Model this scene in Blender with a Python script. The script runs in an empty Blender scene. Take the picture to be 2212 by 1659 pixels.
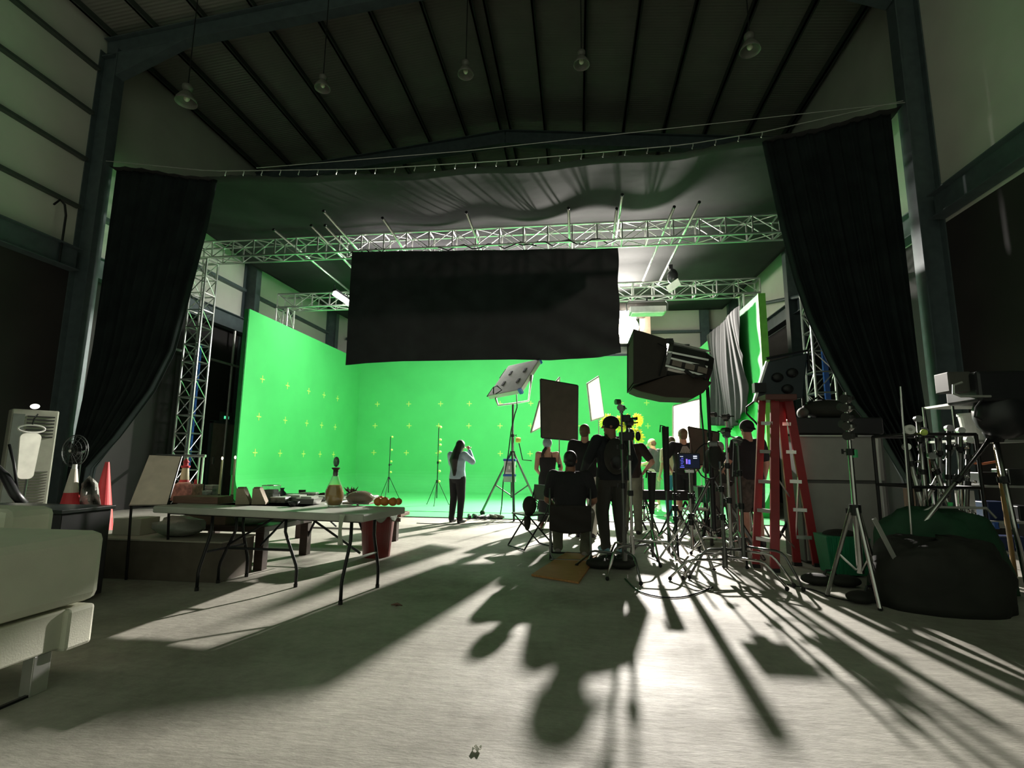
import bpy, math, random
from mathutils import Vector, Matrix, noise
random.seed(7)
PI = math.pi
sc = bpy.context.scene
COL = sc.collection
V = Vector

# ------------------------------------------------------------------ camera
FPX, CAMH = 1108.0, 1.2
def _axes():
    p, r, y = math.radians(8.39), math.radians(.52), math.radians(7.34)
    cp, sp = math.cos(p), math.sin(p); cy, sy = math.cos(y), math.sin(y); cr, sr = math.cos(r), math.sin(r)
    def M(v):
        x, yy, z = v; yy, z = cp*yy+sp*z, -sp*yy+cp*z
        return (cr*x-sr*yy, sr*x+cr*yy, z)
    return M((cy, 0, -sy)), M((sy, 0, cy)), M((0, -1, 0))
AX, AY, AZ = _axes()
cd = bpy.data.cameras.new('camera'); cam = bpy.data.objects.new('camera', cd); COL.objects.link(cam)
cd.sensor_width = 36; cd.lens = FPX/2212*36; cd.clip_start = .05; cd.clip_end = 200
mw = Matrix(((AX[0], -AX[1], -AX[2], 0), (AY[0], -AY[1], -AY[2], 0), (AZ[0], -AZ[1], -AZ[2], CAMH), (0, 0, 0, 1)))
cam.matrix_world = mw
sc.camera = cam
def ray(px, py):
    c = ((px-1106)/FPX, (py-829.5)/FPX, 1.)
    return tuple(sum(a*b for a, b in zip(v, c)) for v in (AX, AY, AZ))
def fl(px, py, z=0.):
    d = ray(px, py); t = (z-CAMH)/d[2]; return V((d[0]*t, d[1]*t, z))
def at(px, py, Y):
    d = ray(px, py); t = Y/d[1]; return V((d[0]*t, Y, CAMH+d[2]*t))
def atx(px, py, X):
    d = ray(px, py); t = X/d[0]; return V((X, d[1]*t, CAMH+d[2]*t))

# ------------------------------------------------------------------ world, exposure, big lights
w = bpy.data.worlds.new('world'); sc.world = w; w.use_nodes = True
w.node_tree.nodes['Background'].inputs[0].default_value = (.66, .74, .56, 1)
w.node_tree.nodes['Background'].inputs[1].default_value = .50
sc.view_settings.view_transform = 'Standard'; sc.view_settings.look = 'None'
sc.view_settings.exposure = 0; sc.view_settings.gamma = 1; sc.view_settings.use_curve_mapping = False

def lamp(name, kind, loc, target, power, color=(1, 1, 1), size=1., size_y=None, spread=None, cone=None, parent=None):
    d = bpy.data.lights.new(name, kind); d.energy = power; d.color = color
    if kind == 'AREA':
        d.size = size
        if size_y: d.shape = 'RECTANGLE'; d.size_y = size_y
        if spread: d.spread = math.radians(spread)
    else:
        d.shadow_soft_size = size
        if cone: d.spot_size = math.radians(cone); d.spot_blend = 1.
    o = bpy.data.objects.new(name, d); COL.objects.link(o)
    loc = V(loc); q = (V(target)-loc).to_track_quat('-Z', 'Y')
    o.rotation_euler = q.to_euler(); o.location = loc
    if parent: o.parent = parent; o.location = loc-parent.location
    return o
KEY = at(1356, 708, 19.0)
lamp('key_lamp', 'SPOT', KEY+V((-.02, -.25, 0)), (-2.4, 3.2, 0), 27000, (1, .93, .86), .14, cone=90)
lamp('overhead_soft_lamp', 'AREA', (-2.2, 14.0, 5.2), (-2.2, 14.6, 0), 330, (1, .97, .93), 5.5, 2.2)
lamp('wall_wash_lamp', 'AREA', (-2.2, 12.2, 5.1), (-2.4, 18.8, 1.8), 230, (1, 1, .96), 5.5, .5)
lamp('left_wall_wash_lamp', 'AREA', (-3.2, 12.3, 4.7), (-8.4, 14.6, 2.2), 95, (1, 1, .96), 1.6, .8)
lamp('right_wall_wash_lamp', 'AREA', (-.8, 12.8, 4.8), (4.2, 13.4, 3.0), 60, (1, .97, .9), 1.4, .8)
lamp('uplight_lamp', 'AREA', (-3.4, 12.6, 6.15), (-3.3, 12.1, 8), 110, (1, .84, .90), 4.4, .35)

# ------------------------------------------------------------------ materials
MATS = {}
def mat(name, col, rough=.6, metal=0., var=.12, scale=6., bump=0., bscale=60., emit=None, es=1., spec=.5, trans=0., stretch=None, sheen=0):
    if name in MATS: return MATS[name]
    m = bpy.data.materials.new(name); m.use_nodes = True; nt = m.node_tree; b = nt.nodes['Principled BSDF']
    b.inputs['Roughness'].default_value = rough; b.inputs['Metallic'].default_value = metal
    b.inputs['Specular IOR Level'].default_value = spec
    if trans: b.inputs['Transmission Weight'].default_value = trans
    if sheen: b.inputs['Sheen Weight'].default_value = sheen
    c = (*col, 1)
    tc = nt.nodes.new('ShaderNodeTexCoord'); mp = nt.nodes.new('ShaderNodeMapping')
    nt.links.new(tc.outputs['Object'], mp.inputs[0])
    if stretch: mp.inputs['Scale'].default_value = stretch
    n = nt.nodes.new('ShaderNodeTexNoise'); n.inputs['Scale'].default_value = scale; n.inputs['Detail'].default_value = 5
    nt.links.new(mp.outputs[0], n.inputs[0])
    r = nt.nodes.new('ShaderNodeMapRange'); r.inputs[1].default_value = .3; r.inputs[2].default_value = .7
    r.inputs[3].default_value = 1-var; r.inputs[4].default_value = 1+var
    nt.links.new(n.outputs[0], r.inputs[0])
    mx = nt.nodes.new('ShaderNodeVectorMath'); mx.operation = 'SCALE'; mx.inputs[0].default_value = col
    nt.links.new(r.outputs[0], mx.inputs['Scale']); nt.links.new(mx.outputs[0], b.inputs['Base Color'])
    if bump:
        n2 = nt.nodes.new('ShaderNodeTexNoise'); n2.inputs['Scale'].default_value = bscale; n2.inputs['Detail'].default_value = 4
        nt.links.new(mp.outputs[0], n2.inputs[0])
        bp = nt.nodes.new('ShaderNodeBump'); bp.inputs['Strength'].default_value = bump; bp.inputs['Distance'].default_value = .02
        nt.links.new(n2.outputs[0], bp.inputs['Height']); nt.links.new(bp.outputs[0], b.inputs['Normal'])
    if emit:
        b.inputs['Emission Color'].default_value = (*emit, 1); b.inputs['Emission Strength'].default_value = es
    MATS[name] = m; return m

def concrete():
    m = bpy.data.materials.new('concrete_floor'); m.use_nodes = True; nt = m.node_tree; b = nt.nodes['Principled BSDF']; L = nt.links.new
    N = nt.nodes.new
    tc = N('ShaderNodeTexCoord')
    def nz(s, d=6, rough=.6, sc3=None):
        n = N('ShaderNodeTexNoise'); n.inputs['Scale'].default_value = s; n.inputs['Detail'].default_value = d; n.inputs['Roughness'].default_value = rough
        if sc3:
            mp = N('ShaderNodeMapping'); mp.inputs['Scale'].default_value = sc3; L(tc.outputs['Object'], mp.inputs[0]); L(mp.outputs[0], n.inputs[0])
        else: L(tc.outputs['Object'], n.inputs[0])
        return n
    a = nz(.9, 8); r = N('ShaderNodeValToRGB'); L(a.outputs[0], r.inputs[0])
    r.color_ramp.elements[0].position = .32; r.color_ramp.elements[0].color = (.24, .23, .19, 1)
    r.color_ramp.elements[1].position = .68; r.color_ramp.elements[1].color = (.46, .445, .385, 1)
    c = nz(14, 6, .7); r2 = N('ShaderNodeMapRange'); L(c.outputs[0], r2.inputs[0]); r2.inputs[1].default_value = .3; r2.inputs[2].default_value = .7; r2.inputs[3].default_value = .84; r2.inputs[4].default_value = 1.12
    vm = N('ShaderNodeVectorMath'); vm.operation = 'SCALE'; L(r.outputs[0], vm.inputs[0]); L(r2.outputs[0], vm.inputs['Scale'])
    # small dark scuffs
    s = nz(3.1, 9, .75, (1, 2.2, 1)); r3 = N('ShaderNodeMapRange'); L(s.outputs[0], r3.inputs[0]); r3.inputs[1].default_value = .66; r3.inputs[2].default_value = .74; r3.inputs[3].default_value = 1; r3.inputs[4].default_value = .55
    vm2 = N('ShaderNodeVectorMath'); vm2.operation = 'SCALE'; L(vm.outputs[0], vm2.inputs[0]); L(r3.outputs[0], vm2.inputs['Scale'])
    L(vm2.outputs[0], b.inputs['Base Color'])
    rr = N('ShaderNodeMapRange'); L(a.outputs[0], rr.inputs[0]); rr.inputs[1].default_value = .3; rr.inputs[2].default_value = .7; rr.inputs[3].default_value = .78; rr.inputs[4].default_value = .55; b.inputs['Specular IOR Level'].default_value = .35
    L(rr.outputs[0], b.inputs['Roughness'])
    bn = nz(5, 8, .7, (1, 3, 1)); bp = N('ShaderNodeBump'); bp.inputs['Strength'].default_value = .35; bp.inputs['Distance'].default_value = .02
    L(bn.outputs[0], bp.inputs['Height']); L(bp.outputs[0], b.inputs['Normal'])
    return m
def add_translucent(m, w):
    nt = m.node_tree; b = nt.nodes['Principled BSDF']; out = nt.nodes['Material Output']
    tr = nt.nodes.new('ShaderNodeBsdfTranslucent'); tr.inputs[0].default_value = (.9, .85, .8, 1)
    mx = nt.nodes.new('ShaderNodeMixShader'); mx.inputs[0].default_value = w
    nt.links.new(b.outputs[0], mx.inputs[1]); nt.links.new(tr.outputs[0], mx.inputs[2]); nt.links.new(mx.outputs[0], out.inputs[0])
def ribbed(name, col, period, axis=1, rough=.35):
    m = mat(name, col, rough, .1, .08, 1.5)
    nt = m.node_tree; b = nt.nodes['Principled BSDF']
    wv = nt.nodes.new('ShaderNodeTexWave'); wv.bands_direction = 'XYZ'[axis]; wv.inputs['Scale'].default_value = 1/period/3.14*1.57*2
    tc = nt.nodes.new('ShaderNodeTexCoord'); nt.links.new(tc.outputs['Object'], wv.inputs[0])
    bp = nt.nodes.new('ShaderNodeBump'); bp.inputs['Strength'].default_value = .25; bp.inputs['Distance'].default_value = .02
    nt.links.new(wv.outputs[0], bp.inputs['Height']); nt.links.new(bp.outputs[0], b.inputs['Normal'])
    return m
FLOOR = concrete()
ROOF = ribbed('roof_sheet', (.27, .275, .235), .25)
PANEL = mat('wall_panel', (.58, .60, .52), .55, var=.06, scale=1.2)
BLACKWALL = mat('dark_lower_wall', (.020, .018, .017), .8, var=.25, scale=1.2)
STEEL = mat('painted_steel', (.085, .115, .12), .5, .2, .15)
PURLIN = mat('purlin_paint', (.05, .065, .055), .6)
BLACKCLOTH = mat('black_cloth', (.012, .017, .017), .95, var=.3, scale=2.5, bump=.15, bscale=8, spec=.15)
CEILCLOTH = mat('charcoal_ceiling_cloth', (.034, .034, .034), .95, var=.25, scale=.8, bump=.3, bscale=1.5, spec=.15)
GREYCLOTH = mat('grey_black_velvet', (.018, .017, .0185), .85, var=.2, spec=.25)
GREEN = mat('chroma_green', (.085, .55, .155), .75, var=.05, scale=1.2, spec=.2)
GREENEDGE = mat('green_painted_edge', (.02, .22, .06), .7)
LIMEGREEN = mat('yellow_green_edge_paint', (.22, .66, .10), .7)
TAPE = mat('yellow_tape', (.62, .80, .16), .6)
ALU = mat('aluminium', (.72, .73, .70), .32, .9, .1)
ALU2 = mat('dull_aluminium', (.55, .56, .53), .45, .7, .12)
CHROME = mat('chrome_tube', (.55, .55, .53), .22, 1., .1)
DARKCHROME = mat('dark_chrome', (.16, .165, .16), .28, .9, .1)
BLK = mat('black_metal', (.012, .013, .014), .42, .3)
BLKP = mat('black_plastic', (.015, .016, .018), .4)
RUBBER = mat('black_rubber', (.01, .01, .01), .8)
WHITE = mat('white_plastic', (.72, .72, .68), .5)
TABLETOP = mat('grey_white_table_plastic', (.42, .44, .38), .45, var=.08)
REDLADDER = mat('red_fibreglass', (.27, .018, .022), .42, var=.1)
REDPL = mat('red_plastic', (.16, .018, .016), .4)
CONERED = mat('cone_red', (.55, .04, .05), .5)
SKIN = mat('skin', (.50, .27, .19), .55, var=.06, scale=20)
SKIN2 = mat('brown_skin', (.28, .13, .08), .55, var=.06, scale=20)
HAIRB = mat('black_hair', (.012, .010, .009), .5, bump=.3, bscale=90)
HAIRL = mat('light_brown_hair', (.12, .075, .04), .55, bump=.3, bscale=90)
TEEBLK = mat('black_tshirt', (.014, .014, .016), .9, var=.15, bump=.2, bscale=14)
BLUESHIRT = mat('pale_blue_shirt', (.34, .46, .54), .85, var=.1, bump=.3, bscale=10)
GREYTEE = mat('charcoal_tshirt', (.045, .045, .05), .9, var=.1, bump=.2, bscale=14)
TROUS = mat('black_trousers', (.012, .012, .014), .9)
KHAKI = mat('khaki_shorts', (.26, .25, .2), .9)
OLIVE = mat('olive_grey_cloth', (.14, .15, .11), .9, var=.3, bump=.4, bscale=8)
WHITECL = mat('white_cloth', (.72, .70, .64), .85)
WOOD = mat('dark_brown_wood', (.05, .033, .026), .5, var=.25, scale=3, stretch=(1, 12, 12))
WOOD2 = mat('brown_wood', (.16, .085, .06), .55, var=.25, scale=4, stretch=(1, 10, 10))
BOARD = mat('bare_board_face', (.80, .64, .55), .8)
FLAGC = mat('grey_brown_flag_cloth', (.085, .075, .06), .9)
BEIGE = mat('cream_upholstery', (.68, .68, .56), .75, var=.05, bump=.1, bscale=120)
CARD = mat('cardboard', (.20, .15, .11), .8)
PALECARD = mat('pale_cardboard', (.33, .32, .26), .8)
PLASTICBAG = mat('thin_plastic_bag', (.30, .33, .28), .38, var=.1, bump=.9, bscale=12, trans=.2)
GLASS = mat('clear_glass', (.9, .95, .92), .03, trans=.95, var=0)
JUICE = mat('orange_juice', (.66, .33, .02), .3, emit=None, var=.05)
ORANGE = mat('orange_peel', (.55, .20, .03), .5, bump=.2, bscale=120)
WAX = mat('candle_wax', (.45, .47, .25), .5)
FLAME = mat('candle_flame', (1, .9, .6), .5, emit=(1, .85, .45), es=14)
YELLOWF = mat('yellow_plume', (.85, .82, .08), .8, var=.15)
NAVY = mat('navy_plastic', (.012, .025, .09), .45)
BLUE = mat('blue_plastic', (.03, .10, .40), .45)
GRNPL = mat('green_plastic', (.02, .20, .09), .45)
TARPG = mat('dark_green_tarp', (.01, .06, .025), .75, var=.4, scale=3, bump=.6, bscale=5)
TARPB = mat('black_bag_fabric', (.016, .017, .013), .8, var=.4, scale=3, bump=.6, bscale=5)
GREYBOX = mat('grey_equipment_panel', (.29, .29, .27), .55, var=.06)
PVC = mat('white_bounce_board', (.80, .78, .72), .7)
SILK = mat('white_silk', (.85, .83, .76), .7)
BUTCHER = mat('orange_brown_mat', (.42, .20, .07), .7, var=.2, stretch=(1, 14, 1))
LAMPHOT = mat('hot_lamp_face', (1, 1, 1), .5, emit=(1, .90, .72), es=38, var=0)
STRIPHOT = mat('strip_lamp_face', (1, 1, 1), .5, emit=(1, .93, .88), es=22, var=0)
SCREEN = mat('monitor_dark_screen', (.01, .012, .02), .6, emit=(.002, .004, .015), es=1)
SCRBLUE = mat('screen_blue', (.1, .1, .5), .4, emit=(.12, .14, .95), es=1.2)
SCRVIO = mat('screen_violet', (.3, .1, .8), .4, emit=(.35, .18, 1.), es=1.3)
SCRWHT = mat('screen_white', (.8, .8, 1), .4, emit=(.8, .85, 1.), es=1.)
BULBGLASS = mat('pendant_frosted_shade', (.13, .125, .11), .5, .1, .1)

# ------------------------------------------------------------------ mesh helpers
add_translucent(SILK, .6)
class MB:
    def __init__(s): s.v = []; s.f = []
    def add(s, vs, fs):
        n = len(s.v); s.v += [tuple(x) for x in vs]; s.f += [tuple(i+n for i in f) for f in fs]; return s
    def box(s, lo, hi, M=None):
        x0, y0, z0 = lo; x1, y1, z1 = hi
        vs = [V((x, y, z)) for z in (z0, z1) for y in (y0, y1) for x in (x0, x1)]
        if M is not None: vs = [M @ q for q in vs]
        return s.add(vs, [(0, 2, 3, 1), (4, 5, 7, 6), (0, 1, 5, 4), (2, 6, 7, 3), (0, 4, 6, 2), (1, 3, 7, 5)])
    def cbox(s, c, d, M=None):
        c = V(c); d = V(d)/2
        return s.box(c-d, c+d, M)
    def beam(s, a, b, w, h, up=(0, 0, 1)):
        a = V(a); b = V(b); t = (b-a).normalized(); up = V(up)
        if abs(t.dot(up)) > .98: up = V((0, 1, 0))
        x = t.cross(up).normalized(); y = x.cross(t)
        vs = [p+x*(w/2)*i+y*(h/2)*j for p in (a, b) for i, j in ((-1, -1), (1, -1), (1, 1), (-1, 1))]
        return s.add(vs, [(0, 3, 2, 1), (4, 5, 6, 7), (0, 1, 5, 4), (1, 2, 6, 5), (2, 3, 7, 6), (3, 0, 4, 7)])
    def rings(s, rs, closed=True, cap=True):
        n = len(rs[0]); k = len(s.v)
        for r in rs: s.v += [tuple(p) for p in r]
        for i in range(len(rs)-1):
            for j in range(n if closed else n-1):
                a = k+i*n+j; b = k+i*n+(j+1) % n
                s.f.append((a, b, b+n, a+n))
        if cap and closed:
            s.f.append(tuple(k+j for j in range(n))[::-1]); s.f.append(tuple(k+(len(rs)-1)*n+j for j in range(n)))
        return s
    def tube(s, pts, r, n=8, cap=True):
        pts = [V(p) for p in pts]; rs = []
        rad = r if isinstance(r, (list, tuple)) else [r]*len(pts)
        prev = None
        for i, p in enumerate(pts):
            t = (pts[min(i+1, len(pts)-1)]-pts[max(i-1, 0)]).normalized()
            if prev is None:
                u = t.cross(V((0, 0, 1)))
                if u.length < .05: u = t.cross(V((0, 1, 0)))
            else: u = prev-t*prev.dot(t)
            u.normalize(); prev = u; w_ = t.cross(u)
            rs.append([p+(u*math.cos(2*PI*j/n)+w_*math.sin(2*PI*j/n))*rad[i] for j in range(n)])
        return s.rings(rs, cap=cap)
    def lathe(s, prof, c=(0, 0, 0), n=20, axis=None):
        c = V(c); q = V((0, 0, 1)).rotation_difference(V(axis).normalized()) if axis is not None else None
        rs = []
        for r, z in prof:
            ring = [V((r*math.cos(2*PI*j/n), r*math.sin(2*PI*j/n), z)) for j in range(n)]
            if q: ring = [q @ p for p in ring]
            rs.append([p+c for p in ring])
        return s.rings(rs)
    def ell(s, c, r, n=14, m=9, M=None):
        c = V(c); rs = []
        for i in range(m+1):
            a = PI*(i/m-.5); cr = max(math.cos(a), .02)
            ring = [V((r[0]*cr*math.cos(2*PI*j/n), r[1]*cr*math.sin(2*PI*j/n), r[2]*math.sin(a))) for j in range(n)]
            if M is not None: ring = [M @ p for p in ring]
            rs.append([p+c for p in ring])
        return s.rings(rs)
    def cap2(s, a, ra, b, rb, n=12):
        a = V(a); b = V(b); t = b-a; L = t.length
        if L < 1e-5: return s.ell(a, (ra, ra, ra))
        pr = [(max(ra*math.cos(q), .001), -ra*math.sin(-q)) for q in [-PI/2, -PI/3, -PI/6]]+[(ra, 0), (rb, L)]+[(max(rb*math.cos(q), .001), L+rb*math.sin(q)) for q in [PI/6, PI/3, PI/2]]
        return s.lathe(pr, a, n, t)
    def loft(s, pts, rad, right=(1, 0, 0), n=20):
        rs = []; pts = [V(p) for p in pts]; right = V(right)
        for i, p in enumerate(pts):
            t = (pts[min(i+1, len(pts)-1)]-pts[max(i-1, 0)]).normalized()
            x = (right-t*right.dot(t)).normalized(); y = t.cross(x)
            rs.append([p+x*rad[i][0]*math.cos(2*PI*j/n)+y*rad[i][1]*math.sin(2*PI*j/n) for j in range(n)])
        return s.rings(rs)
    def grid(s, fn, nu, nv):
        k = len(s.v)
        for i in range(nu+1):
            for j in range(nv+1): s.v.append(tuple(fn(i/nu, j/nv)))
        for i in range(nu):
            for j in range(nv):
                a = k+i*(nv+1)+j; s.f.append((a, a+1, a+nv+2, a+nv+1))
        return s
    def build(s, name, m, parent=None, world=True, smooth=False, solid=0, bevel=0, remesh=0, sub=0):
        off = V((0, 0, 0))
        if parent is not None and world:
            p = parent; 
            while p is not None: off += p.location; p = p.parent
        me = bpy.data.meshes.new(name)
        if off.length: vs = [(x-off.x, y-off.y, z-off.z) for x, y, z in s.v]
        else: vs = s.v
        me.from_pydata(vs, [], s.f); me.update()
        if m: me.materials.append(m)
        if smooth or remesh or sub: me.polygons.foreach_set('use_smooth', [True]*len(me.polygons))
        o = bpy.data.objects.new(name, me); COL.objects.link(o)
        if parent is not None: o.parent = parent
        if remesh:
            r = o.modifiers.new('remesh', 'REMESH'); r.mode = 'VOXEL'; r.voxel_size = remesh; r.use_smooth_shade = True
            q = o.modifiers.new('smooth', 'SMOOTH'); q.factor = .5; q.iterations = 4
        if solid:
            q = o.modifiers.new('solid', 'SOLIDIFY'); q.thickness = solid; q.offset = 0
        if bevel:
            q = o.modifiers.new('bevel', 'BEVEL'); q.width = bevel; q.segments = 2; q.limit_method = 'ANGLE'
        if sub:
            q = o.modifiers.new('sub', 'SUBSURF'); q.levels = sub; q.render_levels = sub
        return o

def tag(o, label, cat, group=None):
    o['label'] = label; o['category'] = cat
    if group: o['group'] = group
    return o
def struct(o): o['kind'] = 'structure'; return o
def thing(name, label, cat, loc=(0, 0, 0), rz=0, group=None):
    o = bpy.data.objects.new(name, None); COL.objects.link(o); o.empty_display_size = .1
    o.location = V(loc); o.rotation_euler = (0, 0, rz)
    return tag(o, label, cat, group)
def copy_tree(o, parent=None):
    c = o.copy(); COL.objects.link(c)
    if parent is not None: c.parent = parent
    for ch in list(o.children): copy_tree(ch, c)
    return c
def dup(src, loc, rz, label):
    c = copy_tree(src); c.location = V(loc); c.rotation_euler = (0, 0, rz); c['label'] = label; return c

# ------------------------------------------------------------------ hall
WL, WR, YB, Y0 = -10.2, 6.0, 20.3, -3.0
XC = -2.1
def rtop(x): return 11.08-.106*abs(x-XC)
struct(MB().box((WL-1.5, Y0, -.2), (WR+1.5, YB+.5, 0)).build('floor', FLOOR))
m = MB()
for a, b in ((WL-.1, XC), (XC, WR+.1)):
    za, zb = rtop(a)+.2, rtop(b)+.2
    m.add([(a, Y0, za), (b, Y0, zb), (b, YB, zb), (a, YB, za), (a, Y0, za+.06), (b, Y0, zb+.06), (b, YB, zb+.06), (a, YB, za+.06)],
          [(0, 3, 2, 1), (4, 5, 6, 7), (0, 1, 5, 4), (1, 2, 6, 5), (2, 3, 7, 6), (3, 0, 4, 7)])
struct(m.build('ceiling', ROOF))
wl = struct(MB().box((WL-.12, Y0, 4.9), (WL, YB, 10.45)).build('wall_left', PANEL))
MB().box((WL-.12, Y0, 0), (WL, YB, 4.9)).build('lower_wall', BLACKWALL, wl)
wr = struct(MB().box((WR, Y0, 5.1), (WR+.12, YB, 10.45)).build('wall_right', PANEL))
MB().box((WR, Y0, 0), (WR+.12, YB, 5.1)).build('lower_wall', BLACKWALL, wr)
struct(MB().box((WL, YB-.02, 0), (WR, YB+.12, 11.2)).build('wall_back', PANEL))
n_trim = [0]
def trim(mb, m=STEEL, bevel=0):
    n_trim[0] += 1
    return struct(mb.build('trim_%d' % n_trim[0], m, bevel=bevel))
def ibeam(mb, a, b, depth, width, nrm, tf=.02):
    a = V(a); b = V(b); nrm = V(nrm); t = (b-a).normalized(); side = t.cross(nrm).normalized()
    for off in (-depth/2+tf/2, depth/2-tf/2):
        mb.beam(a+nrm*off, b+nrm*off, width, tf, nrm)
    mb.beam(a, b, tf*.7, depth-2*tf, nrm)
    return mb
for Y in (8.85, 14.15, 19.45):
    for X, s in ((WL, 1), (WR, -1)):
        mb = MB(); d = .44 if s == 1 else .40
        ibeam(mb, (X+s*d/2, Y, 0), (X+s*d/2, Y, rtop(X)-.3), d-.01, .24, (s, 0, 0))
        for q in (-1, 1): mb.box((X+s*.2-.12, Y+q*.2-.02, 0), (X+s*.2+.12, Y+q*.2+.02, .02))
        trim(mb)
        mb = MB()
        e = X+s*.05
        ibeam(mb, (e, Y, rtop(e)-.24), (XC, Y, rtop(XC)-.24), .44, .22, (0, 0, 1))
        # haunch
        h = V((X+s*.42, Y, 0)); z1 = rtop(h.x)-.44
        mb.add([(h.x, Y-.1, z1), (h.x, Y+.1, z1), (h.x, Y-.1, z1-.55), (h.x, Y+.1, z1-.55), (h.x+s*1.6, Y-.1, rtop(h.x+s*1.6)-.45), (h.x+s*1.6, Y+.1, rtop(h.x+s*1.6)-.45)],
               [(0, 4, 5, 1), (2, 3, 5, 4), (0, 2, 4), (1, 5, 3), (0, 1, 3, 2)])
        trim(mb)
for k, off in enumerate((.15, 1.2, 2.35, 3.5, 4.65, 5.8, 6.95, 7.95)):
    for s in (-1, 1):
        x = XC+s*off
        if x < WL+.1 or x > WR-.1: continue
        trim(MB().box((x-.022, Y0, rtop(x)+.03), (x+.022, YB-.1, rtop(x)+.2)).box((x-.022, Y0, rtop(x)+.03), (x+.06, YB-.1, rtop(x)+.045)), PURLIN)
for z in (6.26, 7.32, 8.38, 9.42):
    trim(MB().box((WL+.005, Y0, z-.03), (WL+.12, 8.70, z+.03)), PURLIN)
    if z < 7: trim(MB().box((WL+.005, 9.0, z-.04), (WL+.16, 14.0, z+.04)).box((WL+.005, 14.3, z-.04), (WL+.16, 19.3, z+.04)), STEEL)
trim(ibeam(MB(), (WL+.14, Y0, 5.12), (WL+.14, 8.72, 5.12), .46, .24, (0, 0, 1)))
trim(ibeam(MB(), (WL+.14, 8.98, 5.12), (WL+.14, 19.3, 5.12), .46, .24, (0, 0, 1)))
trim(ibeam(MB(), (WR-.14, Y0, 5.36), (WR-.14, 8.72, 5.36), .42, .24, (0, 0, 1)))
trim(ibeam(MB(), (WR-.14, 8.98, 5.32), (WR-.14, 19.3, 5.32), .42, .24, (0, 0, 1)))
for z in (5.3, 6.2): trim(MB().box((WL+.5, YB-.18, z-.05), (WR-.5, YB-.04, z+.05)), STEEL)
for x in (-8.2, 4.9): trim(ibeam(MB(), (x, YB-.2, 0), (x, YB-.2, 7.4), .26, .3, (0, 1, 0)))
# wall bracing pipe on the right wall and its drop pipe
p0, p1 = atx(1641, 657, WR-.3), atx(1729, 640, WR-.3)
trim(MB().tube([p0+(p0-p1)*.6, p1+(p1-p0)*1.2], .05, 10), STEEL)
# left-hand bay: pale drop pipe and rail on dark wall
q = atx(500, 800, WL+.2)
trim(MB().tube([(q.x, q.y, 0), (q.x, q.y, 4.88)], .035, 8), ALU2)
q1, q2 = atx(432, 769, WL+.25), atx(524, 795, WL+.25)
trim(MB().tube([q1-(q2-q1)*.5, q2], .035, 8), ALU2)
q = at(152, 480, 8.3)
trim(MB().tube([(WL+.2, 8.35, 4.9), (WL+.2, 8.35, 5.9), (WL+.2, 8.3, 6.1), (WL+.2, 8.2, 6.15), (WL+.2, 8.1, 6.0)], .02, 8), BLK)
# door in the left wall
dy0, dy1 = atx(452, 960, WL).y, atx(507, 960, WL).y
d = struct(MB().box((WL-.02, dy0, 0), (WL+.05, dy1, 2.15)).build('door_1', mat('brown_grey_door', (.26, .21, .18), .5, var=.15), bevel=.005))
MB().box((WL, dy0-.06, 0), (WL+.07, dy0, 2.2)).box((WL, dy1, 0), (WL+.07, dy1+.06, 2.2)).box((WL, dy0-.06, 2.15), (WL+.07, dy1+.06, 2.22)).build('door_frame', STEEL, d)
MB().box((WL+.05, dy0+.1, 1.0), (WL+.09, dy0+.14, 1.2)).build('door_handle', ALU, d)
ex = atx(484, 900, WL)
t = thing('exit_sign', 'small dark exit sign box glowing green above the door on the left wall', 'sign', (WL+.06, ex.y, ex.z))
MB().cbox((WL+.05, ex.y, ex.z), (.08, .42, .26)).build('sign_box', mat('sign_grey', (.05, .08, .06), .5), t)
MB().cbox((WL+.095, ex.y-.02, ex.z-.03), (.006, .2, .08)).build('lit_panel', mat('sign_green', (.1, .8, .4), .5, emit=(.1, .8, .4), es=1.2), t)

# ------------------------------------------------------------------ pendant lamps
def pendant(label, px, py, Y=8.0, k=.70):
    c = at(px, py, Y); t = thing('pendant_lamp', label, 'lamp', c, 0, 'bell pendant lamps under the roof')
    K = lambda pr: [(r_*k, z*k) for r_, z in pr]
    MB().tube([(c.x, c.y, c.z+.30*k), (c.x, c.y, rtop(c.x))], .010, 6).build('cord', BLK, t)
    MB().lathe(K([(.03, .14), (.07, .16), (.10, .22), (.10, .28), (.05, .31), (.02, .33)]), c, 16).build('gear_housing', BULBGLASS, t, smooth=True)
    MB().lathe(K([(.06, .16), (.12, .09), (.187, -.02), (.204, -.09), (.197, -.09), (.177, -.02), (.11, .08), (.05, .15)]), c, 24).build('lamp_shade', BULBGLASS, t, smooth=True)
    MB().ell(c+V((0, 0, .02*k)), (.06*k, .06*k, .08*k)).build('bulb', mat('dull_bulb', (.5, .46, .38), .4), t, smooth=True)
pendant('leftmost bell pendant lamp, hanging lowest beside the steel column', 403, 213, 8.0, .95)
pendant('bell pendant lamp second from left, above the ceiling cloth edge', 697, 185)
pendant('bell pendant lamp third from left, just left of the roof ridge', 1006, 155)
pendant('bell pendant lamp just right of the roof ridge', 1256, 134)
pendant('rightmost bell pendant lamp near the right roof slope', 1620, 102, 8.0, .82)

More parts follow.
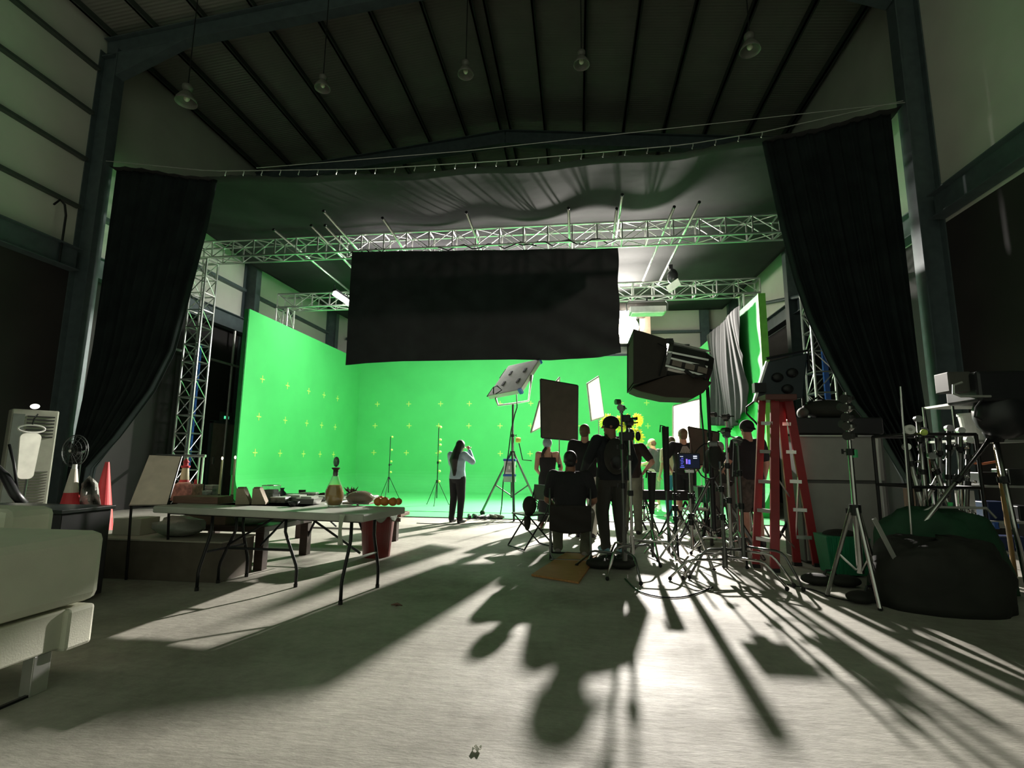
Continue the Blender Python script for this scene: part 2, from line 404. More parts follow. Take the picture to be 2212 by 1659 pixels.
# ------------------------------------------------------------------ wires, curtains, cloths
WZ = [(-9.86, 7.32), (-7.32, 6.91), (-3.96, 6.73), (-1.23, 6.72), (1.97, 6.80), (3.33, 6.95), (5.67, 7.36)]
def interp(tab, x):
    if x <= tab[0][0]: return tab[0][1]
    for (a, b), (c, d_) in zip(tab, tab[1:]):
        if x <= c: return b+(d_-b)*(x-a)/(c-a)
    return tab[-1][1]
tag(MB().tube([(x, 8.8, interp(WZ, x)+.02) for x in [-9.86+i*15.5/40 for i in range(41)]], .009, 6).build('suspension_wire', ALU2),
    'steel wire strung across the hall carrying the curtain and cloth hooks', 'wire')
tag(MB().tube([(-6.3, 8.75, 6.9), (-2, 8.75, 6.9+.06), (5.6, 8.75, 7.3)], .007, 6).build('suspension_wire', ALU2),
    'second thin wire running slightly above the hooked wire', 'wire')
hk = None
for i in range(27):
    x = -7.0+i*.395
    if hk is None:
        hk = MB().tube([(0, 0, .03), (.012, 0, .015), (.008, 0, -.03), (-.012, 0, -.075), (.0, 0, -.085)], .009, 6).build('cloth_hook', ALU2)
        tag(hk, 'small metal hook on the wire holding up the ceiling cloth', 'hook', 'metal hooks along the suspension wire'); o = hk
    else: o = hk.copy(); COL.objects.link(o)
    o.location = (x, 8.80, interp(WZ, x)-.0)
def cc(u, v):
    x0 = -9.72+v*.5; x1 = 5.62-v*.25
    x = x0+(x1-x0)*u; y = 8.84+(19.3-8.84)*v
    z = interp(WZ, x)*(1-min(1, v*2.2))+6.86*min(1, v*2.2)-.06
    z -= .04*abs(math.sin(v*PI*4))*(.4+.6*math.sin(u*PI))
    z += .03*math.sin(u*40+v*3)*(1-v)
    if v == 0: z -= .03*abs(math.sin(u*PI*39))
    return (x, y, z)
tag(MB().grid(cc, 120, 40).build('ceiling_cloth', CEILCLOTH, smooth=True, solid=.004), 'huge charcoal cloth stretched horizontally under the roof over the set', 'cloth')

def curtain(name, label, outer, inner, z0, ytop, folds, amp, side):
    def f(u, v):
        ztop = interp(WZ, (outer+u*(interp(inner, 99)-outer)))-.05
        xi = interp(inner, 0)
        z = z0+(1-v)*0
        zz = ztop+(z0-ztop)*v
        xi = interp(inner, zz)
        x = outer+(xi-outer)*u
        zt = interp(WZ, x)-.06
        zz = zt+(z0-zt)*v
        wd = abs(interp(inner, zz)-outer)/abs(interp(inner, 99)-outer)
        a = amp*(1.25-wd)
        y = ytop+a*math.sin(u*folds*2*PI+math.sin(v*3)*.8)+.4*a*math.sin(u*folds*4.7*PI+v*4)
        x += a*.5*math.sin(u*folds*2*PI+1.2)*(u*(1-u)*4)
        return (x, y-.12*v, zz)
    o = MB().grid(f, 150, 60).build(name, BLACKCLOTH, smooth=True, solid=.006)
    return tag(o, label, 'curtain')
curtain('stage_curtain', 'tall black curtain gathered back against the left steel column', -9.68,
        [(.0, -9.3), (.93, -9.25), (1.51, -8.75), (2.4, -8.15), (3.2, -7.82), (4.5, -7.62), (5.86, -7.41), (6.87, -7.31), (99, -7.31)], .02, 8.98, 9, .10, 1)
curtain('stage_curtain', 'tall black curtain swept back against the right steel column', 5.50,
        [(.0, 5.15), (.9, 5.05), (1.56, 4.75), (2.08, 4.41), (2.69, 4.15), (3.55, 3.85), (4.28, 3.69), (5.29, 3.53), (6.95, 3.33), (99, 3.33)], .02, 8.98, 9, .10, -1)
bot = [(-5.37, 3.36), (-4.9, 3.40), (-4.0, 3.43), (-1.5, 3.43), (-.6, 3.40), (0, 3.42), (.5, 3.46), (.93, 3.54)]
def bc(u, v):
    x = -5.40+u*6.34; zt = 6.16-.2*u; zb = interp(bot, x); z = zt+(zb-zt)*v
    k = max(0, u-.55)/.45
    y = 11.26+.015*math.sin(u*23)*(1-v*.5)+k*v*(.05*math.sin((u*1.3-v*.9)*26))+.01*math.sin(v*9+u*4)
    return (x+.015*math.sin(v*14)*(u > .98), y, z)
THINBLACK = mat('thin_black_cloth', (.013, .018, .018), .95, var=.3, scale=2.5, bump=.15, bscale=8, spec=.15); add_translucent(THINBLACK, .0007)
tag(MB().grid(bc, 90, 50).build('black_flag_cloth', THINBLACK, smooth=True), 'large rectangular black cloth hanging from the front truss in the centre', 'cloth')

# ------------------------------------------------------------------ green screen
g = thing('green_screen', 'three sided chroma green studio wall with curved base and green floor', 'green screen', (-2.15, 15, 0))
GL, GR, GB, GFY, GH, GRAD = -8.4, 4.12, 18.85, 11.9, 5.0, .75
def cyc(P, nrm_in):   # P(s)-> wall base xy ; profile wall->floor
    pass
prof = [(0, GH), (0, GRAD)]+[(GRAD*(1-math.cos(a)), GRAD*(1-math.sin(a))) for a in [PI/2*i/10 for i in range(1, 11)]]
def wallstrip(name, a, b, n, m, thick=.12):
    # a->b base line ; n inward normal ; closed solid with thickness
    a = V((*a, 0)); b = V((*b, 0)); n = V((*n, 0)); mb = MB(); pr = [(d, z+.004) for d, z in prof]
    outer = [(-thick, GH), (-thick, .0), (0, .0), (GRAD, .0)]
    loop = pr+outer[::-1]
    rs = []
    for p in (a, b): rs.append([p+n*d+V((0, 0, z)) for d, z in loop])
    mb.rings(rs, True, True)
    return mb.build(name, m, g)
wallstrip('left_wall', (GL, GFY), (GL, GB), (1, 0), GREEN)
wallstrip('right_wall', (GR, GB), (GR, GFY), (-1, 0), GREEN)
wallstrip('back_wall', (GL, GB), (GR, GB), (0, -1), GREEN)
MB().box((GL, 10.6, .001), (GR, GB, .012)).build('green_floor', GREEN, g)
MB().box((GL, 11.62, .012), (GR, 11.66, .02)).build('floor_seam_strip', GREENEDGE, g)
MB().box((GL, 10.56, .001), (GR, 10.60, .016)).build('floor_edge_strip', BLK, g)
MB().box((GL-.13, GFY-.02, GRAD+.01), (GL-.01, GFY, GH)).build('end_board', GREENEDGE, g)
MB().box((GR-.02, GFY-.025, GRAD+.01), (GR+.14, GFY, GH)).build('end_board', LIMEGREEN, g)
def cross(loc, nrm, label, s=.17):
    t = V(loc); mb = MB(); w_ = .028
    if abs(nrm[0]) > .5:
        mb.box((t.x-.003, t.y-s/2, t.z-w_/2), (t.x+.003, t.y+s/2, t.z+w_/2)).box((t.x-.0031, t.y-w_/2, t.z-s/2), (t.x+.0031, t.y+w_/2, t.z+s/2))
    else:
        mb.box((t.x-s/2, t.y-.003, t.z-w_/2), (t.x+s/2, t.y+.003, t.z+w_/2)).box((t.x-w_/2, t.y-.0031, t.z-s/2), (t.x+w_/2, t.y+.0031, t.z+s/2))
    tag(mb.build('tracking_marker', TAPE), label, 'tape marker', 'yellow tape crosses on the green walls')
ORD = ['first', 'second', 'third', 'fourth', 'fifth', 'sixth', 'seventh', 'eighth', 'ninth', 'tenth']
for row, z, xs in (('top', 3.28, (12.66, 13.88, 15.08, 16.07, 17.05)), ('middle', 2.27, (12.64, 13.89, 15.09, 16.04, 17.0)), ('bottom', 1.32, (12.6, 13.75, 15.02, 16.05, 17.0))):
    for i, y in enumerate(xs):
        cross((GL+.004, y, z), (1, 0, 0), 'yellow tape cross, %s row of left green wall, %s from its front edge' % (row, ORD[i]), .2)
for row, z, xs in (('top', 3.27, (-7.65, -6.4, -5.15, -4.04, -2.87, -1.72, 1.57, 2.47)), ('middle', 2.44, (-7.7, -6.35, -5.2, -4.04, -2.86, -1.72, .0, 2.49)), ('bottom', 1.42, (-7.7, -6.42, -5.2, -4.05, -2.84, -1.74))):
    for i, x in enumerate(xs):
        cross((x, GB-.004, z), (0, 1, 0), 'yellow tape cross, %s row of back green wall, %s from the left' % (row, ORD[i]), .19)
# velvet drape on the right wall
def dr(u, v):
    y = 12.66+(15.85-12.66)*u; zt = 4.97-.0*u; zb = interp([(0, 2.38), (.12, 2.22), (.25, 2.1), (.45, 2.02), (.55, 2.15), (.8, 2.2), (1, 2.28)], u)
    z = zt+(zb-zt)*v
    a = .016+.075*v
    sw = u+.28*v*(1-u)*math.sin(v*2.2)
    x = GR-.19+a*(math.sin(sw*66)*.5+.35*math.sin(sw*31+1.3)+.15*math.sin(sw*121))-.03*math.sin(u*9+v*7)
    return (x, y+.05*math.sin(v*5+u*9), z)
tag(MB().grid(dr, 200, 44).build('velvet_drape', GREYCLOTH, smooth=True, solid=.006), 'creased grey-black velvet drape hung over the right green wall', 'drape')

# ------------------------------------------------------------------ trusses
def truss(label, a, b, s, bay, m=ALU, group=None):
    a = V(a); b = V(b); t = (b-a); L = t.length; t.normalize()
    u = V((0, 1, 0)) if abs(t.y) < .5 else V((1, 0, 0)); w_ = t.cross(u).normalized(); u = w_.cross(t)
    root = thing('lighting_truss', label, 'truss', a, 0, group)
    cs = [(-1, -1), (1, -1), (1, 1), (-1, 1)]
    for i, j in cs:
        o = u*(i*s/2)+w_*(j*s/2)
        MB().tube([a+o, b+o], .028, 8).build('chord', m, root)
    n = max(2, round(L/bay)); st = L/n
    for k in range(n+1):
        p = a+t*(k*st); mb = MB()
        c4 = [p+u*(i*s/2)+w_*(j*s/2) for i, j in cs]
        for q in range(4): mb.beam(c4[q], c4[(q+1) % 4], .03, .03, t)
        mb.build('batten', m, root)
    for k in range(n):
        p = a+t*(k*st); p2 = a+t*((k+1)*st); mb = MB()
        A = [p+u*(i*s/2)+w_*(j*s/2) for i, j in cs]; B = [p2+u*(i*s/2)+w_*(j*s/2) for i, j in cs]
        for q in range(4):
            x, y = (q, (q+1) % 4) if (k+(q > 1)) % 2 else ((q+1) % 4, q)
            mb.tube([A[x], B[y]], .012, 6)
        mb.build('diagonal', m, root)
    return root
truss('long front aluminium box truss spanning the hall above the black cloth', (-9.75, 11.55, 6.42), (5.6, 11.55, 6.42), .42, .56)
truss('left front truss tower standing beside the gathered curtain', (-9.5, 11.55, 0), (-9.5, 11.55, 6.18), .40, .45)
truss('right front truss tower half hidden by the right curtain', (5.15, 11.55, 0), (5.15, 11.55, 6.18), .40, .45)
truss('rear aluminium box truss crossing above the green walls', (-8.9, 14.05, 5.85), (4.85, 14.05, 5.85), .40, .56)
truss('left rear truss tower rising behind the left green wall', (-8.75, 14.05, 0), (-8.75, 14.05, 5.63), .36, .52)
truss('right rear truss tower rising behind the right green wall', (4.6, 14.05, 0), (4.6, 14.05, 5.63), .36, .52)
for x, lab in ((-9.42, 'blue ratchet strap hanging inside the left front truss tower'), (5.25, 'blue ratchet strap hanging inside the right front truss tower')):
    tag(MB().box((x-.05, 11.50, .1), (x+.05, 11.56, 4.0)).build('ratchet_strap', BLUE), lab, 'strap')
tag(MB().tube([(-10.0, 11.2, 1.22), (-8.75, 11.25, 1.22)], .035, 8).tube([(-8.8, 11.25, 0), (-8.8, 11.25, 1.25)], .03, 8).build('handrail', ALU), 'pale metal rail in front of the left truss tower', 'rail')

# pipes over the trusses
pp = [((592, 497), 15.2, 'leftmost long pipe'), ((673, 488), 15.4, 'second pipe from the left'), ((703, 488), 15.4, 'third pipe from the left'), ((700, 457), 14.8, 'pipe standing out highest at the left cloth corner'),
      ((827, 472), 14.6, 'pipe above the left half of the black cloth'), ((1008, 460), 14.6, 'pipe above the middle of the black cloth'), ((1228, 451), 14.6, 'pipe above the right half of the black cloth'),
      ((1332, 452), 13.5, 'lower of two pipes at the right cloth corner'), ((1344, 422), 11.6, 'upper of two pipes at the right cloth corner'), ((1456, 448), 14.3, 'second pipe from the right'), ((1510, 438), 14.3, 'rightmost long pipe')]
for (px, py), ye, lab in pp:
    a = fl(px, py, 6.5); b = V((a.x, ye, 6.12 if ye > 13 else 6.4))
    if px == 592: a.x, b.x = -7.05, -6.75
    if px in (1456, 1510): b.x = a.x-.25
    r = thing('grid_pipe', lab+', laid across the trusses', 'pipe', a, 0, 'aluminium pipes across the trusses')
    MB().tube([a, b], .03, 10).build('tube', ALU, r, smooth=True)
    dd = (a-b).normalized()
    MB().tube([a, a+dd*.03], .033, 10).build('end_cap', BLK, r)
# cables on front truss
for i, (x0, x1) in enumerate(((-3.6, -.9), (-1.6, .9), (-5.6, -4.6))):
    pts = [(x0+(x1-x0)*k/14, 11.34+.03*math.sin(k*2.1), 6.17+.06*math.sin(k*1.7+i)+.05*random.random()) for k in range(15)]
    tag(MB().tube(pts, .016, 6).build('cable_bundle', BLK), ['black cable bundle tangled along the truss above the cloth middle', 'black cable bundle along the truss near the right cloth corner', 'black cable bundle along the truss at the left cloth corner'][i], 'cable')

# ------------------------------------------------------------------ lamps of the rig
t = thing('key_light', 'glaring film lamp with barn door above the back green wall', 'film light', KEY)
MB().cbox(KEY+V((.0, .25, 0)), (.75, .4, 1.25)).build('housing', BLK, t, bevel=.02)
MB().lathe([(.001, 0), (.33, .0), (.40, .03), (.40, .06), (.001, .06)], KEY+V((0, .0, 0)), 32, V((-.1, -1, -.3))).build('lens', LAMPHOT, t, smooth=False)
MB().cbox(KEY+V((0, .03, 0)), (.6, .02, 1.15)).build('lamp_face', LAMPHOT, t)
MB().beam(KEY+V((.45, .05, .05)), KEY+V((.8, -.25, .05)), .02, 1.3).build('barn_door', mat('tan_barn_door', (.30, .22, .17), .6), t)
MB().box(tuple(KEY+V((-.6, -1.15, .32))), tuple(KEY+V((.6, -.05, .335)))).build('barn_door', BLK, t)  # added top plate, keeps the key lamp's light off the ceiling cloth
MB().tube([KEY+V((0, .35, .6)), KEY+V((0, .35, 1.4))], .03).build('hanger', BLK, t)
# strip lamp left
a, b = at(722, 633, 13.3), at(765, 662, 14.0)
t = thing('strip_light', 'glowing tubular strip lamp hanging left of the black cloth', 'film light', (a+b)/2)
MB().beam(a, b, .12, .10).build('lit_tube', STRIPHOT, t)
MB().beam(a+V((0, 0, .09)), b+V((0, 0, .09)), .14, .06).build('housing', BLK, t)
for q in (a, b): MB().tube([q+V((0, 0, .1)), V((q.x, q.y, 6.1))], .012, 6).build('hanger', BLK, t)
lamp('strip_lamp', 'AREA', (a+b)/2+V((.2, 0, -.1)), (-8.8, 13.6, 4.6), 60, (1, .95, .9), .9, .15)
# hung rectangular panel at right
c = at(1398, 672, 13.9)
t = thing('hanging_panel_light', 'flat grey panel lamp in a yoke hung from the rear truss', 'film light', c)
MB().cbox(c, (.95, .45, .16)).build('housing', ALU2, t, bevel=.01)
MB().tube([c+V((-.54, 0, .0)), c+V((-.56, 0, .2)), c+V((-.5, 0, .28)), c+V((.5, 0, .28)), c+V((.56, 0, .2)), c+V((.54, 0, 0))], .02, 8).build('yoke', DARKCHROME, t)
MB().tube([c+V((0, 0, .28)), V((c.x, c.y, 5.64))], .025).build('hanger', BLK, t)
MB().cbox(c+V((0, 0, -.09)), (.85, .38, .02)).build('diffuser', WHITE, t)
# small flood with green lit flag
c = at(1453, 597, 13.2)
t = thing('flood_light', 'small black flood lamp with flat flap clamped to the right pipe', 'film light', c)
MB().ell(c, (.14, .16, .2)).build('lamp_body', BLK, t, smooth=True)
MB().tube([c+V((0, 0, .18)), V((2.44, 13.2, 6.2))], .02).cbox((2.44, 13.2, 6.2), (.10, .08, .12)).build('clamp', BLK, t)
A = [at(1440, 630, 13.0), at(1462, 612, 12.8), at(1470, 604, 12.8), at(1463, 620, 13.0)]
MB().beam(at(1442, 626, 13.0), at(1468, 608, 12.8), .02, .2).build('flap', PVC, t)
# overhead soft light box behind the black cloth
t = thing('overhead_soft_light', 'white fabric soft box hidden above the set behind the black cloth', 'film light', (-2.2, 14, 5.4))
MB().box((-5, 13, 5.3), (.6, 15.0, 5.52)).build('soft_box', mat('soft_box_skin', (.5, .5, .5), .8), t)
for x in (-4.6, .2): MB().tube([(x, 14.0, 5.5), (x, 14.0, 5.66)], .015).build('hanger', BLK, t)

# ------------------------------------------------------------------ stands
def collar(mb, c, r): mb.lathe([(r, -.03), (r+.012, -.03), (r+.012, .03), (r, .03)], c, 12)
def knob(parent, c, d=(1, 0, 0)):
    c = V(c); d = V(d).normalized()
    return MB().tube([c, c+d*.035], .006, 6).beam(c+d*.03, c+d*.045, .012, .045).build('knob', BLKP, parent, False)
def c_stand(label, loc, rz, h=1.6, leg_m=CHROME, pole_m=CHROME, head=True, arm=None, group=None, zoff=0, spread=.5, sand=False):
    root = thing('c_stand', label, 'stand', loc, rz, group)
    for k, a in enumerate((0, 2.15, -2.05)):
        zz = .20+.035*k+zoff; ca, sa = math.cos(a), math.sin(a); R = spread
        pts = [(.02*ca, .02*sa, zz), (.6*R*ca, .6*R*sa, zz), (.68*R*ca, .68*R*sa, zz-.012), (.75*R*ca, .75*R*sa, zz-.05), (R*ca, R*sa, .03)]
        lg = MB().tube(pts, .0125, 10).build('leg', leg_m, root, False, smooth=True)
        MB().ell((R*ca, R*sa, .022), (.02, .02, .022)).build('foot', RUBBER, lg, False)
    MB().tube([(0, 0, .14+zoff), (0, 0, h*.52)], .0175, 12).lathe([(.028, .13+zoff), (.028, .32+zoff)], (0, 0, 0), 14).build('pole', pole_m, root, False, smooth=False)
    MB().tube([(0, 0, h*.5), (0, 0, h*.76)], .0145, 12).build('riser', pole_m, root, False)
    MB().tube([(0, 0, h*.74), (0, 0, h)], .0115, 12).build('riser', pole_m, root, False)
    mb = MB(); collar(mb, (0, 0, h*.52), .017); mb.build('collar', BLK, root, False)
    mb = MB(); collar(mb, (0, 0, h*.76), .014); mb.build('collar', BLK, root, False)
    knob(root, (0.02, 0, h*.52)); knob(root, (0.016, 0, h*.76))
    if head:
        mb = MB().lathe([(.001, -.04), (.038, -.04), (.038, .04), (.001, .04)], (0, 0, h+.01), 16, (0, 1, 0)).cbox((0, 0, h-.02), (.03, .05, .06))
        mb.build('grip_head', DARKCHROME, root, False)
        MB().tube([(0, -.03, h+.01), (0, -.09, h+.01)], .007, 6).beam((-.035, -.09, h+.01), (.035, -.09, h+.01), .012, .014).build('knob', BLK, root, False)
    if arm:
        a = V((0, .05, h+.01)); b = a+V(arm)
        MB().tube([a-V(arm)*.12, b], .008, 8).build('grip_arm', CHROME, root, False)
        MB().lathe([(.001, -.03), (.033, -.03), (.033, .03), (.001, .03)], b, 14, (0, 1, 0)).build('grip_head', DARKCHROME, root, False)
    return root
def light_stand(label, loc, rz, h=2., R=.5, zleg=.75, r=.016, m=BLK, legm=None, name='light_stand', cat='stand', group=None, wheels=False, brace=True, sections=3):
    root = thing(name, label, cat, loc, rz, group); legm = legm or m
    for k in range(3):
        a = k*2*PI/3+.4; ca, sa = math.cos(a), math.sin(a)
        zf = .10 if wheels else .012
        lg = MB().tube([(.03*ca, .03*sa, zleg), (R*ca, R*sa, zf)], r*.85, 8).build('leg', legm, root, False)
        if wheels:
            MB().lathe([(.001, -.018), (.055, -.018), (.055, .018), (.001, .018)], (R*ca, R*sa, .056), 16, (-sa, ca, 0)).build('wheel', RUBBER, lg, False)
        else: MB().ell((R*ca, R*sa, .014), (.02, .02, .014)).build('foot', RUBBER, lg, False)
        if brace: MB().tube([(.03*ca, .03*sa, zleg*.33), (R*.55*ca, R*.55*sa, zleg*.48)], r*.5, 6).build('brace', legm, root, False)
    step = (h-zleg*.3)/sections; z = zleg*.3
    for k in range(sections):
        rr = r*(1.25-.22*k)
        MB().tube([(0, 0, z), (0, 0, z+step+.01)], rr, 10).build('pole', m, root, False)
        if k:
            mb = MB(); mb.lathe([(rr, z-.035), (rr+.016, z-.035), (rr+.016, z+.025), (rr, z+.025)], (0, 0, 0), 12); mb.build('collar', BLK, root, False)
            knob(root, (rr+.012, 0, z))
        z += step
    MB().lathe([(.02, zleg-.04), (r+.025, zleg-.04), (r+.025, zleg+.03), (.02, zleg+.03)], (0, 0, 0), 12).build('leg_collar', BLK, root, False)
    return root

# crank stand with the LED panel
cb = fl(1107, 1112); cb = V((cb.x, 11.0, 0)); tp = at(1108, 875, 11.0); cb.x = at(1107, 1000, 11.0).x
st = light_stand('tall wheeled crank stand under the tilted LED panel', cb, .3, tp.z, .72, 1.35, .03, DARKCHROME, DARKCHROME, name='crank_stand', wheels=True)
MB().lathe([(.001, -.05), (.05, -.05), (.06, 0), (.05, .05), (.001, .05)], (.12, 0, 1.62), 14, (1, 0, 0)).build('crank_drum', mat('yellow_knob', (.7, .55, .1), .5), st, False)
MB().tube([(.14, 0, 1.55), (.22, 0, 1.2), (.42, 0, 1.18)], .012, 6).build('crank_handle', BLK, st, False)
pc = at(1112, 816, 11.1)
t = thing('led_panel_light', 'large tilted LED panel showing its pale back, on a crank stand', 'film light', tp)
A, B, C_, D = at(1053, 855, 11.0), at(1098, 790, 11.6), at(1166, 775, 11.3), at(1122, 842, 10.7)
D = A+(C_-B)
nr = (B-A).cross(D-A).normalized()
if nr.y > 0: nr = -nr
def slab(mb, A, B, D, t0, t1, u0=0, u1=1, v0=0, v1=1):
    def P(u, v, k): return A+(B-A)*u+(D-A)*v+nr*k
    vs = [P(u, v, k) for k in (t0, t1) for u, v in ((u0, v0), (u1, v0), (u1, v1), (u0, v1))]
    return mb.add(vs, [(0, 3, 2, 1), (4, 5, 6, 7), (0, 1, 5, 4), (1, 2, 6, 5), (2, 3, 7, 6), (3, 0, 4, 7)])
slab(MB(), A, B, D, -.11, 0).build('housing', mat('panel_light_back', (.42, .41, .38), .45, .2), t, bevel=.012)
slab(MB(), A, B, D, -.125, -.11, .03, .97, .03, .97).build('diffuser', PVC, t)
for u in (.28, .62):
    for v in (.25, .7): slab(MB(), A, B, D, .0, .012, u, u+.12, v, v+.06).build('vent', BLK, t)
slab(MB(), A, B, D, -.12, .015, -.01, .04, .93, 1.02).build('corner_guard', BLUE, t)
slab(MB(), A, B, D, -.12, .015, .96, 1.01, .93, 1.02).build('corner_guard', BLUE, t)
for v0 in (-.06,):
    for (u0, u1) in ((.05, .35), (.65, .95)):
        P = lambda u, v, k=-.05: A+(B-A)*u+(D-A)*v+nr*k
        MB().tube([P(u0, -.0), P(u0, -.08), P(u1, -.08), P(u1, 0)], .012, 6).build('handle', BLK, t)
P = lambda u, v, k=-.05: A+(B-A)*u+(D-A)*v+nr*k
MB().tube([P(.05, .15, .0), P(.1, .2, .12), P(.1, .32, .14), P(.04, .45, .05), P(-.04, .3, .03)], .014, 6).build('cable', BLK, t)
yl, yr = at(1071, 862, 11.0), at(1146, 832, 11.0); bl, br = at(1076, 876, 11.0), at(1142, 866, 11.0)
MB().tube([P(.5, -.02), yl, bl, tp+V((0, 0, .03)), br, yr, P(.5, 1.02)], .024, 10).build('yoke', ALU, t, smooth=True)
c = at(1101, 1010, 10.93)
t = thing('power_ballast', 'white and blue ballast box strapped to the crank stand', 'electrical box', c)
MB().cbox(c, (.24, .1, .30)).build('case', WHITE, t, bevel=.02)
MB().cbox(c+V((0, -.055, 0)), (.14, .012, .2)).build('face_plate', mat('ballast_grey', (.35, .34, .34), .5), t)
MB().cbox(c+V((0, -.064, 0)), (.03, .006, .07)).build('display', WHITE, t)
for z in (.16, -.16): MB().cbox(c+V((0, 0, z)), (.27, .12, .05)).build('end_cap', BLUE, t, bevel=.01)
MB().cbox(c+V((0, 0, -.24)), (.25, .11, .12)).build('lower_box', mat('pale_green_grey', (.35, .5, .38), .5), t)
tag(MB().tube([at(1116, 850, 10.9), at(1117, 880, 10.8), at(1112, 895, 10.85), at(1104, 930, 10.85), at(1098, 980, 10.85), at(1087, 1040, 10.9), at(1084, 1090, 10.8), fl(1080, 1118)], .012, 6).build('power_cable', BLK), 'thin black cable dropping from the LED panel along its stand', 'cable')

# tracking marker poles left of the photographer
def marker_pole(px, ptop, pbot, label, balls, sg=1):
    b = fl(px, pbot); 
    h = at(px+6, ptop, b.y).z
    r = light_stand(label, b, .2, h, .34, .62, .010, BLK, name='marker_pole', cat='marker pole', group='thin black poles with yellow balls', brace=False, sections=2)
    for z in balls:
        zz = at(px, z, b.y).z
        MB().ell((.05*sg, 0, zz), (.035, .035, .035), 10, 6).build('marker_ball', TAPE, r, False, smooth=True)
    return r
marker_pole(838, 944, 1078, 'thin marker pole further left, with four balls', (944, 972, 997, 1020))
marker_pole(943, 923, 1092, 'thin marker pole closest to the standing photographer', (923, 950, 961, 976, 996, 1018, 1040))

# softbox lamp
sf = 7.3
t = thing('softbox_light', 'big dark box lamp with cloth skirt on a stand, aimed left', 'film light', at(1530, 800, sf))
def quadring(px, py0, py1, Y, dy):
    a = at(px, py0, Y); b = at(px, py1, Y); 
    return [V((a.x, Y-dy, a.z)), V((a.x, Y+dy, a.z)), V((b.x, Y+dy, b.z)), V((b.x, Y-dy, b.z))]
mb = MB(); mb.rings([quadring(1361, 728, 840, sf, .45), quadring(1432, 744, 818, sf, .30)], cap=False); mb.build('skirt', mat('dark_skirt_cloth', (.035, .03, .026), .8), t, solid=.01)
mb = MB(); mb.rings([quadring(1363, 738, 832, sf, .41), quadring(1364, 738, 832, sf, .41)]); mb.build('front_cloth', mat('inner_cloth', (.07, .055, .045), .9), t)
a0, a1 = at(1432, 781, sf), at(1530, 805, sf)
ax = (a1-a0); L_ = ax.length
MB().lathe([(.001, 0), (.29, 0), (.30, .1), (.30, L_*.8), (.24, L_), (.001, L_)], a0, 8, ax).build('lamp_body', mat('softbox_black', (.03, .03, .03), .35, .3), t)
for k, (ro) in enumerate((.32, .32, .32, .32)):
    an = k*PI/2+.5
    e1 = ax.normalized().cross(V((0, 1, 0))).normalized(); e2 = ax.normalized().cross(e1)
    o = (e1*math.cos(an)+e2*math.sin(an))*.295
    MB().beam(a0+o+ax*.02, a0+o+ax*.9, .035, .02, o).build('metal_strip', ALU, t)
mb = MB(); pl = [(1366, 838), (1385, 846), (1440, 858), (1498, 860), (1520, 848), (1538, 826), (1500, 806), (1440, 812)]
mb.rings([[at(q[0], q[1], sf-.30) for q in pl], [at(q[0], q[1], sf-.30)+V((0, .6, 0)) for q in pl]]); mb.build('bottom_cloth', mat('brown_bottom_cloth', (.045, .032, .025), .85, bump=.5, bscale=6), t, bevel=.01)
for (u0, v0, u1, v1) in ((1440, 772, 1528, 793), (1437, 790, 1523, 812), (1441, 760, 1530, 778)):
    MB().beam(at(u0, v0, sf-.31), at(u1, v1, sf-.27), .025, .028, (0, 1, 0)).build('metal_strip', ALU, t)
for (u0, v0) in ((1452, 783), (1480, 790), (1507, 797)):
    MB().beam(at(u0, v0, sf-.30), at(u0+20, v0+5, sf-.29), .02, .075, (0, 0, 1)).build('vent_panel', mat('warm_grey_panel', (.22, .18, .15), .5), t)
MB().lathe([(.30, -.02), (.33, -.02), (.33, .03), (.30, .03), (.30, -.02)], a0+ax*.04, 24, ax).build('ring', DARKCHROME, t)
for px in (1443, 1478, 1512):
    c = at(px, 749+(px-1443)*.36, sf); MB().cbox(c+V((0, -.1, .06)), (.1, .06, .06)).build('latch', BLK, t)
MB().tube([at(1424, 812, sf-.4), at(1440, 752, sf-.42), at(1420, 742, sf-.4)], .012, 6).build('cable', BLK, t)
MB().tube([at(1480, 800, sf-.36), at(1500, 815, sf-.4), at(1521, 812, sf-.38), at(1527, 838, sf)], .025, 8).build('yoke', BLK, t)
sb = at(1545, 1000, sf)
hh = at(1528, 838, sf).z
light_stand('tall black stand carrying the big box lamp', (at(1529, 850, sf).x, sf, 0), 1.0, hh, .62, .95, .028, BLK, DARKCHROME)
tag(MB().tube([at(1512, 832, sf), at(1514, 880, sf+.05), at(1520, 940, sf+.05), at(1523, 1010, sf+.1), fl(1530, 1150)], .012, 6).build('power_cable', BLK), 'thin black cable hanging below the big box lamp', 'cable')

# black panel fixture over the ladder
Yp = 6.9
t = thing('black_panel_light', 'black wedge shaped panel lamp above the ladder top', 'film light', at(1690, 860, Yp))
a = [at(1655, 782, Yp-.1), at(1745, 762, Yp-.1), at(1735, 860, Yp-.1), at(1628, 868, Yp-.1)]
bk = [p+V((.1, .38, .03)) for p in a]
mb = MB(); mb.rings([[p for p in a], [p for p in bk]]); mb.build('housing', mat('blue_black_housing', (.015, .026, .034), .35), t, bevel=.015)
MB().beam(a[0]+V((.0, -.03, 0)), a[3]+V((0, -.03, 0)), .02, .03).build('edge_trim', ALU, t)
for px, py in ((1680, 815), (1712, 805), (1702, 840)): MB().ell(at(px, py, Yp-.12), (.07, .03, .06)).build('knob', BLK, t, smooth=True)
MB().tube([at(1655, 775, Yp), at(1690, 768, Yp), at(1745, 757, Yp), at(1748, 800, Yp)], .02, 8).build('yoke', BLK, t)
MB().cbox(at(1640, 838, Yp-.12), (.14, .1, .12)).build('clamp', BLK, t)
